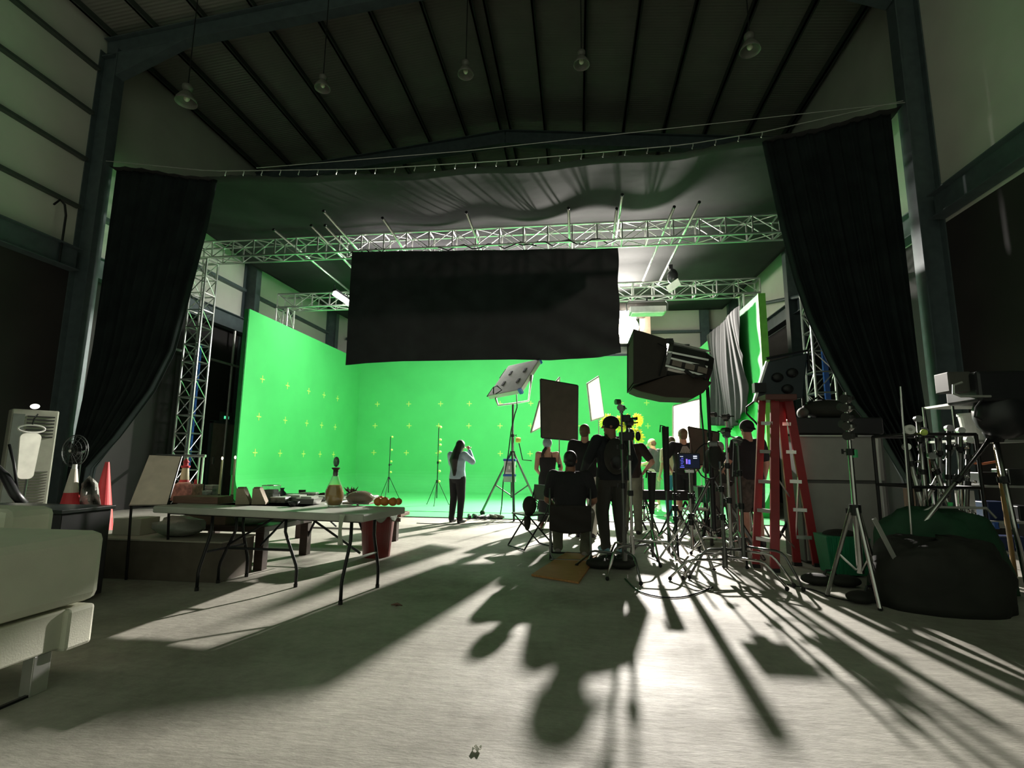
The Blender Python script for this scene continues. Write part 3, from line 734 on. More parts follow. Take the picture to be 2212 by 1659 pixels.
light_stand('black stand holding the wedge shaped panel lamp behind the ladder', (at(1736, 880, Yp+.25).x, Yp+.25, 0), .2, at(1736, 858, Yp+.25).z, .5, .9, .022, BLK)
tag(MB().tube([at(1628, 868, Yp), at(1612, 880, Yp), at(1612, 893, Yp), at(1630, 910, Yp), at(1650, 935, Yp-.2)], .012, 6).build('power_cable', BLK), 'black cable looping from the wedge shaped lamp onto the ladder', 'cable')

# foreground c-stands
chr_g = 'foreground grip stands'
s1 = fl(1350, 1238)
c_stand('nearest left grip stand, tall dark poles in front of the man in the cap', s1, 2.75, 1.78, DARKCHROME, DARKCHROME, True, None, chr_g, 0, .56)
c_stand('shorter grip stand nested against the nearest left stand', s1+V((.09, .08, 0)), 2.0, 1.62, CHROME, CHROME, True, (.16, 0, .25), chr_g, .06, .56)
s2 = fl(1568, 1252)
c_stand('front grip stand of the nested group before the ladder', s2, PI+.25, 1.2, CHROME, DARKCHROME, False, None, chr_g, 0, .60)
c_stand('middle grip stand of the nested group before the ladder', s2+V((.10, .10, 0)), PI+.35, 1.52, CHROME, CHROME, True, None, chr_g, .05, .58)
c_stand('rear grip stand of the nested group before the ladder', s2+V((.20, .03, 0)), PI+.15, 1.42, DARKCHROME, DARKCHROME, True, (.14, 0, .05), chr_g, .1, .58)
c_stand('grip stand whose dark head rises just left of the ladder', at(1573, 1000, 7.0)*1+V((0, 0, -at(1573, 1000, 7.0).z)), .7, at(1572, 902, 7.0).z, CHROME, CHROME, True, (-.18, 0, .02), chr_g, 0, .5)
# tool bag like clamp head held up by stand 1
c = at(1352, 904, 5.95)
t = thing('camera_gimbal_head', 'dark clamp and handle on top of the nearest left stand', 'clamp', c)
MB().cbox(c, (.10, .08, .08)).build('clamp_body', BLK, t, bevel=.012)
MB().tube([c+V((.05, 0, 0)), c+V((.13, 0, .0))], [.008, .02], 8).build('handle', BLK, t)
MB().tube([c+V((.01, 0, -.03)), c+V((.01, 0, -.16))], .011, 8).build('spigot', BLK, t)
MB().cbox(c+V((.0, 0, -.20)), (.16, .09, .09)).ell(c+V((.13, 0, -.2)), (.03, .03, .055)).build('base_clamp', BLK, t, bevel=.01)

# folded flag bags / tubes standing: dark tapered posts
def wrapped_post(px0, y0, y1, Y, w0, w1, label, lean=0):
    a = at(px0+lean, y0, Y); b = at(px0, y1, Y)
    t = thing('wrapped_stand', label, 'stand', V((b.x, Y, 0)), 0, 'upright stands wrapped in black covers')
    MB().tube([b, b.lerp(a, .5), a], [w1, (w0+w1)/2, w0], 10).build('cover', mat('black_cover', (.012, .014, .012), .7), t)
    MB().tube([a+V((0, 0, .0)), a+V((-.06, 0, .02)), a+V((-.07, 0, -.07))], .01, 6).build('strap', BLK, t)
    MB().tube([(b.x, Y, .05), b], .018, 8).build('pole', DARKCHROME, t)
    for k in range(3):
        an = k*2.1+.6; MB().tube([(b.x, Y, .38), (b.x+.32*math.cos(an), Y+.32*math.sin(an), .02)], .013, 8).build('leg', CHROME, t)
wrapped_post(1408, 1020, 1110, 6.6, .055, .03, 'shorter black covered stand with yellow taped lower pole')
wrapped_post(1441, 922, 1060, 6.9, .045, .035, 'taller black covered stand left of the monitor', -4)
wrapped_post(1590, 955, 1030, 6.6, .03, .045, 'black covered stand just left of the ladder')

# extra light stands in the thicket
tk = 'light stands crowded around the monitor'
for i, (px, py, h, m_, lab) in enumerate(((1462, 1200, 1.05, BLK, 'black tripod with splayed legs just left of the monitor stand'), (1500, 1170, 1.55, DARKCHROME, 'dark stand right behind the monitor with a coiled cable'),
        (1543, 1185, 1.45, CHROME, 'bright pole stand right of the coiled cable'), (1625, 1175, 1.3, CHROME, 'bright stand close behind the ladder left rail'), (1392, 1150, .9, CHROME, 'low bright stand left of the covered stands'))):
    light_stand(lab, fl(px, py), i*.7, h, .36, .6, .016, m_, CHROME if i % 2 else BLK, group=tk)
t = tag(MB().build('x', None) if False else MB().tube([V((.17*math.cos(a)*(1+.05*math.sin(3*a)), .0+.02*math.sin(a*5), .22*math.sin(a))) for a in [2*PI*i/40*2.0 for i in range(41)]], .009, 6).build('coiled_cable', BLK), 'black cable coil hung on the stand right of the monitor', 'cable')
t.location = at(1532, 996, 6.75)
t = thing('headset_bag', 'dark padded bag hooked onto the stands right of the monitor', 'bag', at(1545, 1000, 6.7))
MB().ell(at(1545, 985, 6.75), (.09, .07, .16)).build('pouch', TARPB, t, smooth=True)
MB().cbox(at(1540, 960, 6.75), (.12, .1, .08)).build('flap', DARKCHROME, t, bevel=.02)

# monitor on its stand
Ym = 6.55
t = thing('field_monitor', 'small lit monitor with blue and violet readouts on a stand', 'monitor', at(1487, 1018, Ym))
c = at(1488, 996, Ym)
W_, H_ = .262, .195
MB().cbox(c, (W_, .04, H_)).build('case', BLKP, t, bevel=.012)
MB().cbox(c+V((0, -.022, 0)), (W_-.025, .004, H_-.03)).build('screen', SCREEN, t)
y_ = c.y-.0255
for i in range(6): MB().cbox((c.x-.088+.006*(i % 2), y_, c.z+.055-.022*i), (.035-.01*(i % 3 == 1), .002, .006)).build('readout', SCRBLUE if i else SCRWHT, t)
MB().cbox((c.x-.03, y_, c.z-.005), (.016, .002, .06)).build('bar', SCRVIO, t)
MB().cbox((c.x-.0, y_, c.z-.01), (.026, .002, .055)).cbox((c.x, y_-.001, c.z-.01), (.014, .002, .045)).build('bar', SCRBLUE, t)
for dz in (.058, .035): MB().cbox((c.x+.07, y_, c.z+dz), (.045, .002, .01 if dz < .05 else .014)).build('readout', SCRWHT, t)
MB().cbox((c.x-.085, y_, c.z-.075), (.05, .002, .008)).build('readout', SCRBLUE, t)
sp_ = V((c.x, Ym+.0, 0))
light_stand('slim chrome stand under the lit monitor', sp_, .5, c.z-H_/2-.0, .4, .55, .014, CHROME, CHROME)
MB().cbox(c+V((0, 0, -.125)), (.10, .05, .03)).build('mount', CHROME, t)

# tall combo stand at the right
b = fl(1858, 1300); b = V((b.x-.0, 5.05, 0)); b.x = at(1856, 1200, 5.05).x
h = at(1838, 850, 5.05).z
r = light_stand('tall chrome combo stand right of the ladder with stacked grip heads', b, 2.2, h, .27, .80, .022, CHROME, CHROME)
for k in range(5):
    zz = h-.05-.085*k
    MB().lathe([(.001, -.035), (.04, -.035), (.04, .035), (.001, .035)], (.0, 0, zz), 14, (0, 1, 0)).cbox((-.04, 0, zz), (.05, .04, .03)).build('grip_head', CHROME if k % 2 else DARKCHROME, r, False)
for zz in (h-.12, h-.28): MB().lathe([(.001, -.012), (.036, -.012), (.036, .012), (.001, .012)], (.05, 0, zz), 18, (.2, 1, 0)).build('disc', DARKCHROME, r, False)
MB().cbox((-.03, -.02, h-.55), (.03, .03, .07)).build('clip', mat('bright_green_clip', (.1, .6, .25), .5), r, False)

# ------------------------------------------------------------------ boards and flags near the actors
def board(label, name, px, Y, mt, edge, cat, yo=None, th=.03):
    ps = [at(x, y, Y+(yo[i] if yo else 0)) for i, (x, y) in enumerate(px)]
    t = thing(name, label, cat, sum(ps, V())/len(ps))
    nn = (ps[1]-ps[0]).cross(ps[3]-ps[0]).normalized(); 
    if nn.y > 0: nn = -nn
    mb = MB(); mb.rings([[p for p in ps], [p-nn*th for p in ps]]); mb.build('panel', mt, t)
    for i in range(4):
        MB().tube([ps[i]-nn*th/2, ps[(i+1) % 4]-nn*th/2], th*.6, 6).build('frame_bar', edge, t)
    return t
board('large upright grey-brown flag facing the camera, left of the man in black tee', 'scrim_flag', [(1168, 819), (1248, 833), (1247, 952), (1170, 945)], 9.3, FLAGC, BLK, 'flag', (0, .1, .1, 0))
board('white bounce board slanting out behind the grey-brown flag', 'bounce_board', [(1166, 868), (1210, 815), (1204, 905), (1148, 935)], 10.6, SILK, ALU2, 'reflector', (0, .4, .4, 0))
board('white tilted bounce board right of the grey-brown flag', 'bounce_board', [(1269, 829), (1294, 813), (1306, 900), (1278, 909)], 11.5, SILK, ALU2, 'reflector', (0, .5, .5, 0))
board('glowing white diffusion frame below the big box lamp', 'diffusion_frame', [(1454, 877), (1512, 862), (1512, 968), (1454, 970)], 12.0, SILK, ALU2, 'diffuser', (0, 0, 0, 0))
board('brown-grey flag tilted beside the glowing diffusion frame', 'scrim_flag', [(1487, 922), (1553, 935), (1550, 1000), (1500, 1005)], 9.8, mat('brown_flag', (.10, .07, .055), .9), BLK, 'flag', (0, 0, 0, 0))
lamp('diffusion_lamp', 'AREA', at(1484, 915, 11.9)+V((0, .35, 0)), at(1484, 915, 11.9)-V((.3, 4, .4)), 60, (1, .96, .88), .5, .8)
for lab, px, Y, py in (('thin stand holding the grey-brown flag', 1208, 9.35, 950), ('thin stand holding the tilted white bounce board', 1293, 11.7, 905), ('stand holding the glowing diffusion frame', 1512, 12.15, 960), ('stand holding the brown-grey flag', 1525, 9.9, 1000), ('stand holding the slanting white bounce board', 1176, 10.9, 930)):
    p = at(px, py, Y); light_stand(lab, (p.x, Y, 0), px*.1, p.z, .4, .6, .013, CHROME if px < 1250 else ALU, CHROME, group='thin stands holding boards and flags')

# yellow plumes
def plume(label, px, py, Y, R, stemx, stemy, ang0=0, ang1=2*PI, n=26):
    c = at(px, py, Y); t = thing('yellow_plume', label, 'plume', fl(stemx, stemy))
    mb = MB(); rnd = random.Random(int(px))
    for i in range(n):
        a = ang0+(ang1-ang0)*i/(n-1)+rnd.uniform(-.05, .05); l = R*rnd.uniform(.8, 1.1); dy = rnd.uniform(-.4, .4)*R
        p1 = c+V((math.cos(a)*l*.5, dy*.5, math.sin(a)*l*.5+.06*R)); p2 = c+V((math.cos(a)*l, dy, math.sin(a)*l-.06*R))
        mb.tube([c, p1, p2], [.012, .05*R/.25, .006], 6)
    mb.build('fronds', YELLOWF, t, smooth=True)
    b = at(stemx, stemy, Y); MB().tube([c, c.lerp(b, .5)+V((.05, 0, .03)), V((b.x, Y, max(0.0, b.z)))], .012, 6).build('stem', mat('plume_stem', (.4, .5, .2), .7), t)
plume('yellow feathery plume at the upper left, on a pale stem', 1312, 912, 12.5, .21, 1297, 1120)
plume('tall yellow plume rising right behind the man in the cap', 1348, 915, 12.3, .27, 1345, 1110)
plume('yellow plume curling out at the far right of the cluster', 1376, 907, 12.6, .17, 1352, 1112, -1.6, 2.2)
plume('low fan shaped yellow plume beside the head of the man in gray tee', 1368, 946, 12.4, .26, 1340, 1105, -.6, 1.7)

# ------------------------------------------------------------------ people
def hand(mb, w_, d, nrm, s, curl=.5, side=1):
    d = V(d).normalized(); nrm = V(nrm); nrm = (nrm-d*nrm.dot(d)).normalized(); sd = d.cross(nrm)*side
    pm = w_+d*.05*s
    M = Matrix((sd, nrm, d)).transposed()
    mb.ell(pm, (.040*s, .017*s, .052*s), 12, 7, M)
    for k, (o, l) in enumerate(((-.028, .066), (-.0095, .075), (.0095, .070), (.027, .055))):
        b = w_+d*.088*s+sd*o*s
        c1 = math.cos(curl*.7); s1 = math.sin(curl*.7); c2 = math.cos(curl*1.7); s2 = math.sin(curl*1.7)
        m1 = b+(d*c1+nrm*s1)*l*.55*s; m2 = m1+(d*c2+nrm*s2)*l*.5*s
        mb.cap2(b, .0092*s, m1, .0085*s, 8); mb.cap2(m1, .0085*s, m2, .007*s, 8)
    tb = w_+d*.03*s-sd*.035*s
    t1 = tb+(d*.6-sd*.8+nrm*.2).normalized()*.035*s; t2 = t1+(d*.9-sd*.2+nrm*.4).normalized()*.03*s
    mb.cap2(tb, .012*s, t1, .0105*s, 8); mb.cap2(t1, .0105*s, t2, .0085*s, 8)

def person(label, loc, face, h=1.75, pose=None, top=TEEBLK, sleeve='short', bottom=TROUS, btype='long', hair='short', hairm=HAIRB, skin=SKIN, shoe=BLKP, headdir=(0, 1, 0), vox=.010, fat=1.0, curl=(.6, .6), extra=None, headm=None):
    s = h/1.75
    J = dict(pelvis=(0, 0, .95), waist=(0, 0, 1.08), chest=(0, 0, 1.28), neck=(0, -.01, 1.46), head=(0, .015, 1.62),
             hipL=(-.09, 0, .92), hipR=(.09, 0, .92), kneeL=(-.10, .02, .50), kneeR=(.10, .02, .50), ankL=(-.11, -.03, .09), ankR=(.11, -.03, .09),
             shL=(-.185, -.01, 1.40), shR=(.185, -.01, 1.40), elL=(-.24, -.04, 1.12), elR=(.24, -.04, 1.12), wrL=(-.26, .06, .88), wrR=(.26, .06, .88),
             toeL=(-.13, .14, .035), toeR=(.13, .14, .035))
    if pose: J.update(pose)
    J['head'] = tuple(V(J['head'])-V((0, 0, .025)))
    J = {k: V(v)*s for k, v in J.items()}
    R = Matrix.Rotation(face, 3, 'Z')
    for k in J: J[k] = R @ J[k]
    hd = (R @ V(headdir)).normalized(); right = R @ V((1, 0, 0)); fwd = R @ V((0, 1, 0)); up = V((0, 0, 1))
    root = thing('person', label, 'person', loc)
    f = s*fat
    # body
    mb = MB()
    tors = [J['pelvis']-up*.10*s, J['pelvis'], J['waist'], J['chest'], J['chest'].lerp(J['neck'], .6), J['neck']-up*.02*s]
    sw = (J['shR']-J['shL']).normalized()
    mb.loft(tors, [(.12*f, .10*f), (.155*f, .115*f), (.135*f, .10*f), (.165*f, .11*f), (.15*s, .085*s), (.055*s, .055*s)], sw, 18)
    mb.cap2(J['neck']-up*.06*s, .070*s, J['head']-up*.06*s-hd*.01*s, .060*s)
    for S in 'LR':
        mb.cap2(J['sh'+S], .056*f, J['el'+S], .042*f); mb.cap2(J['el'+S], .042*f, J['wr'+S], .027*s)
        mb.cap2(J['chest'].lerp(J['neck'], .5), .06*s, J['sh'+S], .056*s)
        d = J['wr'+S]-J['el'+S]; sd = -1 if S == 'L' else 1
        hand(mb, J['wr'+S], d, -right*sd*.6+fwd*.5, s, curl[0 if S == 'L' else 1], sd)
        mb.cap2(J['hip'+S], .085*f, J['knee'+S], .056*f); mb.cap2(J['knee'+S], .054*f, J['knee'+S].lerp(J['ank'+S], .35)-fwd*.01, .052*f); mb.cap2(J['knee'+S].lerp(J['ank'+S], .35)-fwd*.01, .052*f, J['ank'+S], .034*s)
        mb.cap2(J['ank'+S], .034*s, J['toe'+S], .03*s)
    # head
    hc = J['head']; rt = hd.cross(up).normalized(); hu = rt.cross(hd)
    HM = Matrix((rt, hd, hu)).transposed()
    mb.ell(hc+hu*.025*s-hd*.01*s, (.076*s, .094*s, .092*s), 18, 12, HM)
    mb.ell(hc-hu*.045*s+hd*.018*s, (.058*s, .070*s, .070*s), 16, 10, HM)
    mb.cap2(hc+hd*.088*s+hu*.018*s, .010*s, hc+hd*.106*s-hu*.018*s, .014*s, 8)   # nose
    mb.ell(hc+hd*.070*s-hu*.098*s, (.026*s, .02*s, .018*s), 10, 6, HM)            # chin
    mb.ell(hc+hd*.082*s-hu*.052*s, (.022*s, .012*s, .010*s), 10, 6, HM)           # lips
    mb.ell(hc+hd*.080*s+hu*.030*s, (.05*s, .014*s, .010*s), 10, 6, HM)            # brow
    for q in (-1, 1): mb.ell(hc+rt*q*.078*s-hd*.008*s-hu*.005*s, (.010*s, .02*s, .032*s), 8, 6, HM)
    for p in ('body',): 
        mb.v = [tuple(V(x)+root.location) for x in mb.v]; bo = mb.build('body', skin, root, remesh=vox)
    def bb(m_): m_.v = [tuple(V(x)+root.location) for x in m_.v]; return m_
    for q in (-1, 1): bb(MB().ell(hc+rt*q*.032*s+hd*.082*s+hu*.008*s, (.012*s, .008*s, .008*s), 8, 6, HM)).build('eye', WHITECL, root, smooth=True)
    # trousers
    if btype != 'dress':
        mb = MB()
        mb.loft([J['pelvis']-up*.13*s, J['pelvis']-up*.03*s, J['pelvis'], J['waist']-up*.02*s], [(.10*f, .10*f), (.172*f, .13*f), (.172*f, .132*f), (.152*f, .118*f)], sw, 18)
        for S in 'LR':
            if btype == 'long':
                mb.cap2(J['hip'+S], .105*f, J['knee'+S], .078*f); mb.cap2(J['knee'+S], .078*f, J['ank'+S]+up*.02*s, .062*s)
                fl_ = J['ank'+S]-up*.01*s; mb.cap2(J['ank'+S]+up*.05*s, .062*s, fl_, .068*s)
            else:
                k2 = J['knee'+S].lerp(J['hip'+S], .08); mb.cap2(J['hip'+S], .11*f, k2, .095*f)
        bb(mb).build('trousers' if btype == 'long' else 'shorts', bottom, root, remesh=vox)
    else:
        mb = MB(); bt = (J['ankL']+J['ankR'])/2
        mb.loft([bt+up*.04*s, bt.lerp(J['pelvis'], .5), J['pelvis'], J['waist'], J['chest'], J['chest']+up*.06*s], [(.20*f, .19*f), (.18*f, .16*f), (.18*f, .14*f), (.145*f, .115*f), (.172*f, .12*f), (.168*f, .115*f)], sw, 22)
        bb(mb).build('dress', bottom, root, remesh=vox)
        for q in (-1, 1): bb(MB().tube([J['chest']+up*.05*s+right*q*.08*s-fwd*.11*s, J['neck']+right*q*.07*s-fwd*.02*s-up*.02*s, J['chest']+up*.05*s+right*q*.08*s+fwd*.11*s], .008, 6)).build('strap', bottom, root)
    if top is not None:
        mb = MB()
        mb.loft([J['pelvis']-up*.05*s, J['pelvis']+up*.03*s, J['waist'], J['chest'], J['chest'].lerp(J['neck'], .6), J['neck']-up*.035*s], [(.182*f, .142*f), (.178*f, .138*f), (.162*f, .128*f), (.185*f, .13*f), (.168*f, .105*s), (.072*s, .07*s)], sw, 20)
        for S in 'LR':
            mb.cap2(J['neck']-up*.075*s, .07*s, J['sh'+S], .074*s)
            if sleeve == 'short': mb.cap2(J['sh'+S], .076*f, J['sh'+S].lerp(J['el'+S], .72), .066*f)
            else: mb.cap2(J['sh'+S], .078*f, J['el'+S], .062*f); mb.cap2(J['el'+S], .062*f, J['wr'+S].lerp(J['el'+S], .12), .045*s)
        bb(mb).build('shirt' if sleeve == 'short' else 'long_sleeved_top', top, root, remesh=vox)
    for S in 'LR':
        d = (J['toe'+S]-J['ank'+S]); d.z = 0
        if d.length < .01: d = fwd*.1
        d.normalize(); a = V((J['ank'+S].x, J['ank'+S].y, J['toe'+S].z))-d*.035*s; mb = MB()
        side = d.cross(up)
        mb.loft([a-d*.03*s, a, a+d*.09*s, a+d*.17*s, a+d*.21*s], [(.022*s, .03*s), (.040*s, .055*s), (.046*s, .045*s), (.046*s, .034*s), (.02*s, .018*s)], side, 14)
        mb.cap2(a+up*.02*s+d*.02*s, .045*s, J['ank'+S]+up*.01*s, .045*s)
        bb(mb).build('shoe', shoe, root, remesh=vox)
    # hair / hats
    if hair in ('short', 'bald'):
        mb = MB(); mb.ell(hc+hu*.034*s-hd*.018*s, (.083*s, .096*s, .092*s), 18, 12, HM); mb.ell(hc-hu*.025*s-hd*.045*s, (.070*s, .055*s, .065*s), 14, 8, HM)
        bb(mb).build('hair', hairm, root, smooth=True)
    elif hair == 'cap':
        mb = MB(); mb.ell(hc-hu*.01*s-hd*.04*s, (.080*s, .070*s, .075*s), 14, 8, HM); bb(mb).build('hair', hairm, root, smooth=True)
        mb = MB(); rs = []
        for a in range(7):
            q = a/6*PI/2; rs.append([hc+hu*(.03+.092*math.sin(q))*s-hd*.01*s+(rt*math.cos(k*2*PI/20)*.089+hd*math.sin(k*2*PI/20)*.104)*max(math.cos(q), .03)*s for k in range(20)])
        mb.rings(rs); cp = bb(mb).build('cap', headm or TEEBLK, root, smooth=True)
        mb = MB(); cd_ = hd if headm is None or headm.name != 'x' else -hd
        mb.loft([hc+hu*.035*s+hd*.08*s, hc+hu*.03*s+hd*.13*s, hc+hu*.018*s+hd*.17*s], [(.075*s, .008*s), (.07*s, .008*s), (.035*s, .006*s)], rt, 14)
        bb(mb).build('visor', headm or TEEBLK, root)
    elif hair == 'backcap':
        mb = MB(); mb.ell(hc+hu*.038*s-hd*.012*s, (.092*s, .112*s, .098*s), 18, 12, HM); bb(mb).build('cap', headm or TEEBLK, root, smooth=True)
        mb = MB(); mb.loft([hc+hu*.02*s-hd*.09*s, hc+hu*.0*s-hd*.13*s, hc-hu*.012*s-hd*.165*s], [(.07*s, .010*s), (.06*s, .010*s), (.03*s, .006*s)], rt, 14); bb(mb).build('visor', headm or TEEBLK, root)
    elif hair == 'hijab':
        mb = MB(); mb.ell(hc+hu*.02*s-hd*.014*s, (.092*s, .104*s, .112*s), 18, 12, HM); mb.loft([hc-hu*.02*s-hd*.03*s, J['neck']-hd*.04*s, J['chest']-hd*.09*s, J['waist']-hd*.10*s+rt*.03*s, J['waist']-hd*.13*s+rt*.07*s-up*.14*s], [(.09*s, .09*s), (.11*s, .09*s), (.14*s, .07*s), (.08*s, .05*s), (.03*s, .03*s)], rt, 16)
        bb(mb).build('headscarf', hairm, root, remesh=vox)
    elif hair == 'braid':
        mb = MB(); mb.ell(hc+hu*.025*s-hd*.015*s, (.090*s, .105*s, .105*s), 18, 12, HM); bb(mb).build('knit_cap', headm, root, smooth=True)
        mb = MB(); b0 = hc-hu*.07*s-hd*.08*s
        mb.tube([b0, b0-up*.06*s-rt*.04*s-hd*.03, b0-up*.14*s-rt*.07*s-hd*.04, b0-up*.22*s-rt*.08*s-hd*.03], [.03*s, .028*s, .022*s, .012*s], 10); bb(mb).build('ponytail', hairm, root, smooth=True)
    elif hair == 'long':
        mb = MB(); mb.ell(hc+hu*.03*s-hd*.02*s, (.088*s, .10*s, .098*s), 18, 12, HM); mb.loft([hc-hd*.04*s, J['neck']-hd*.06*s, J['chest']-hd*.12*s+up*.05*s], [(.085*s, .07*s), (.09*s, .05*s), (.06*s, .03*s)], rt, 14)
        bb(mb).build('hair', hairm, root, remesh=vox)
    return root, J
AWAY = 0.0     # facing +Y, back to the camera
pY = 10.0
lady = at(988, 1040, 9.9)
person('woman in black headscarf and pale blue shirt raising both hands to her face', (lady.x, 9.9, 0), -.45, 1.60,
       dict(elL=(-.26, .10, 1.22), wrL=(-.10, .22, 1.50), elR=(.30, .12, 1.26), wrR=(.12, .22, 1.52), head=(.02, .06, 1.62), neck=(0, .02, 1.46), chest=(0, -.02, 1.28)),
       BLUESHIRT, 'long', TROUS, 'long', 'hijab', HAIRB, SKIN, BLKP, headdir=(.25, .9, -.15), curl=(1.2, 1.2), fat=1.06)
x = at(1183, 1000, 9.4).x
person('woman in pale knit cap and long black strappy dress seen from behind', (x, 9.4, 0), .1, 1.63,
       dict(elR=(.26, .02, 1.14), wrR=(.24, .16, .95), elL=(-.22, .02, 1.12), wrL=(-.14, .18, 1.0)), None, 'short', TEEBLK, 'dress', 'braid', HAIRB, SKIN, WOOD2, headdir=(.35, .9, 0), headm=mat('blue_grey_knit', (.30, .40, .42), .9, bump=.4, bscale=60))
x = at(1264, 1000, 8.5).x
person('man with light hair, black tee and white trousers, arms down', (x, 8.5, 0), -.1, 1.82, dict(elR=(.25, -.03, 1.12), wrR=(.31, .08, .86)), TEEBLK, 'short', WHITECL, 'long', 'short', HAIRL, SKIN, BLKP, fat=1.1, headdir=(.1, 1, 0))
# seated man
sx, sy = at(1232, 1100, 6.55).x, 6.55
person('seated man in black tee on a folding chair, back to the camera', (sx, sy, 0), -.05, 1.78,
       dict(pelvis=(0, 0, .53), waist=(0, -.03, .66), chest=(0, -.02, .87), neck=(0, .03, 1.05), head=(0, .07, 1.20), hipL=(-.10, .04, .50), hipR=(.10, .04, .50),
            kneeL=(-.20, .45, .50), kneeR=(.20, .45, .50), ankL=(-.19, .42, .09), ankR=(.16, .25, .09), toeL=(-.2, .58, .035), toeR=(.18, .42, .035),
            shL=(-.20, .0, .98), shR=(.20, .0, .98), elL=(-.28, .02, .70), elR=(.28, .02, .70), wrL=(-.22, .26, .60), wrR=(.22, .26, .60)),
       TEEBLK, 'short', OLIVE, 'long', 'short', HAIRB, SKIN2, mat('grey_trainer', (.30, .28, .27), .7), vox=.009, fat=1.16)
# man in cap
x = at(1322, 1080, 7.15).x
rt_, J = person('standing man in dark cap and bulky black jacket, head turned left', (x, 7.15, 0), .25, 1.83,
       dict(elL=(-.30, .02, 1.16), wrL=(-.32, .22, 1.00), elR=(.30, .02, 1.14), wrR=(.26, .16, .90), kneeL=(-.12, .04, .5), ankL=(-.10, -.02, .09), ankR=(.12, .0, .09)),
       mat('black_jacket', (.008, .011, .014), .9, bump=.4, bscale=9), 'long', mat('dark_grey_jeans', (.035, .035, .03), .9), 'long', 'backcap', HAIRB, SKIN2, mat('blue_shoe_cover', (.14, .30, .38), .6, bump=.5, bscale=20), headdir=(-.92, .25, -.05), vox=.009, fat=1.12)
c = rt_.location+J['chest']+V((-.05, -.02, -.03))
t = thing('backpack', 'dark bulky backpack worn by the man in the dark cap', 'bag', c+V((.12, -.16, -.1)))
MB().ell(c+V((.10, -.19, -.05)), (.16, .10, .24), 16, 12).build('pack', TARPB, t, smooth=True)
MB().ell(c+V((.11, -.25, -.12)), (.10, .055, .11)).build('front_pocket', BLK, t, smooth=True)
for q in (-.0, .2): MB().tube([c+V((q, -.16, .16)), c+V((q-.02, -.02, .23)), c+V((q-.02, .12, .12))], .02, 8).build('shoulder_strap', BLK, t)
# men further
x = at(1362, 1020, 9.0).x
person('man in black tee half hidden, right arm bent with hand on hip', (x, 9.0, 0), -.2, 1.78, dict(elR=(.36, -.08, 1.16), wrR=(.22, .04, 1.0), hipR=(.09, 0, .92)), mat('dark_brown_tee', (.03, .02, .018), .9), 'short', OLIVE, 'long', 'short', HAIRB, SKIN, BLKP, fat=1.05)
x = at(1414, 1020, 13.2).x
r_, J = person('man in white peaked cap, charcoal tee and khaki shorts looking down at a remote', (x, 13.2, .012), .9, 1.78, dict(elL=(-.24, .0, 1.14), wrL=(-.12, .26, 1.08), elR=(.24, .0, 1.14), wrR=(.10, .26, 1.08), head=(0, .05, 1.61)), GREYTEE, 'short', KHAKI, 'short', 'cap', mat('brown_hair', (.12, .05, .03), .6), SKIN, WHITE, headdir=(0, .85, -.45), headm=mat('white_peaked_cap', (.6, .52, .42), .8), curl=(1.3, 1.3))
c = r_.location+(J['wrL']+J['wrR'])/2+Matrix.Rotation(.9, 3, 'Z') @ V((0, .12, .02))
t = thing('remote_controller', 'small remote with antennas held by the man in white peaked cap', 'remote', c)
MB().cbox(c, (.2, .12, .06)).build('controller_body', DARKCHROME, t, bevel=.01)
for q in (-.06, .06): MB().tube([c+V((q, 0, .03)), c+V((q-.04, 0, .16))], .007, 6).build('antenna', BLK, t)
x = at(1478, 1020, 10.2).x
person('man in black tee with pale triangle on the back, hands on hips', (x, 10.2, 0), .05, 1.86,
       dict(elL=(-.34, -.04, 1.16), wrL=(-.24, .0, .98), elR=(.38, -.06, 1.18), wrR=(.24, .02, .98)), TEEBLK, 'short', TROUS, 'short', 'short', mat('sandy_hair', (.13, .085, .045), .6), SKIN, mat('grey_sandal', (.2, .18, .15), .7), fat=1.1, headdir=(-.1, 1, 0))
tri = thing('shirt_print', 'pale grey triangular print on the back of the black tee behind the monitor', 'print', (x, 10.0, 1.2))
tri.parent = None
a_ = at(1474, 955, 10.2)
b_, c_ = at(1459, 990, 10.2), at(1498, 990, 10.2)
mb = MB(); y_ = 10.02
for k in range(7):
    u0, u1 = k/7+.02, (k+1)/7-.02
    q0, q1 = b_.lerp(c_, u0), b_.lerp(c_, u1)
    mb.add([(a_.x+(q0.x-a_.x)*.25, y_, a_.z-.08), (a_.x+(q1.x-a_.x)*.25, y_, a_.z-.08), (q1.x, y_-.02, q1.z), (q0.x, y_-.02, q0.z)], [(0, 1, 2, 3)])
bpy.data.objects.remove(tri)
sh = [o for o in COL.objects if o.type == 'MESH' and o.name.startswith('shirt')][-1]
mb.build('back_print', mat('pale_print', (.35, .33, .30), .8), sh.parent, solid=.004)
x = at(1452, 1020, 11.4).x
person('person with long sandy hair in blue trousers behind the tall covered stand', (x, 11.4, .012), .3, 1.74, None, mat('beige_top', (.5, .42, .3), .85), 'short', mat('blue_denim', (.05, .16, .35), .9), 'long', 'long', mat('sandy_hair', (.3, .2, .1)), SKIN, WHITE)
x = at(1562, 1030, 8.9).x
person('hunched person in dark hooded jacket with pale headset right of the monitor', (x, 8.9, 0), -.3, 1.66,
       dict(chest=(0, .06, 1.26), neck=(0, .12, 1.42), head=(-.05, .2, 1.52), elL=(-.27, .06, 1.12), wrL=(-.16, .28, 1.1), elR=(.27, .06, 1.1), wrR=(.16, .28, 1.05)), mat('dark_hoodie', (.028, .026, .024), .9), 'long', mat('grey_joggers', (.10, .09, .085), .9), 'long', 'short', mat('grey_white_hood', (.35, .33, .30), .8), SKIN, BLKP, fat=1.18)
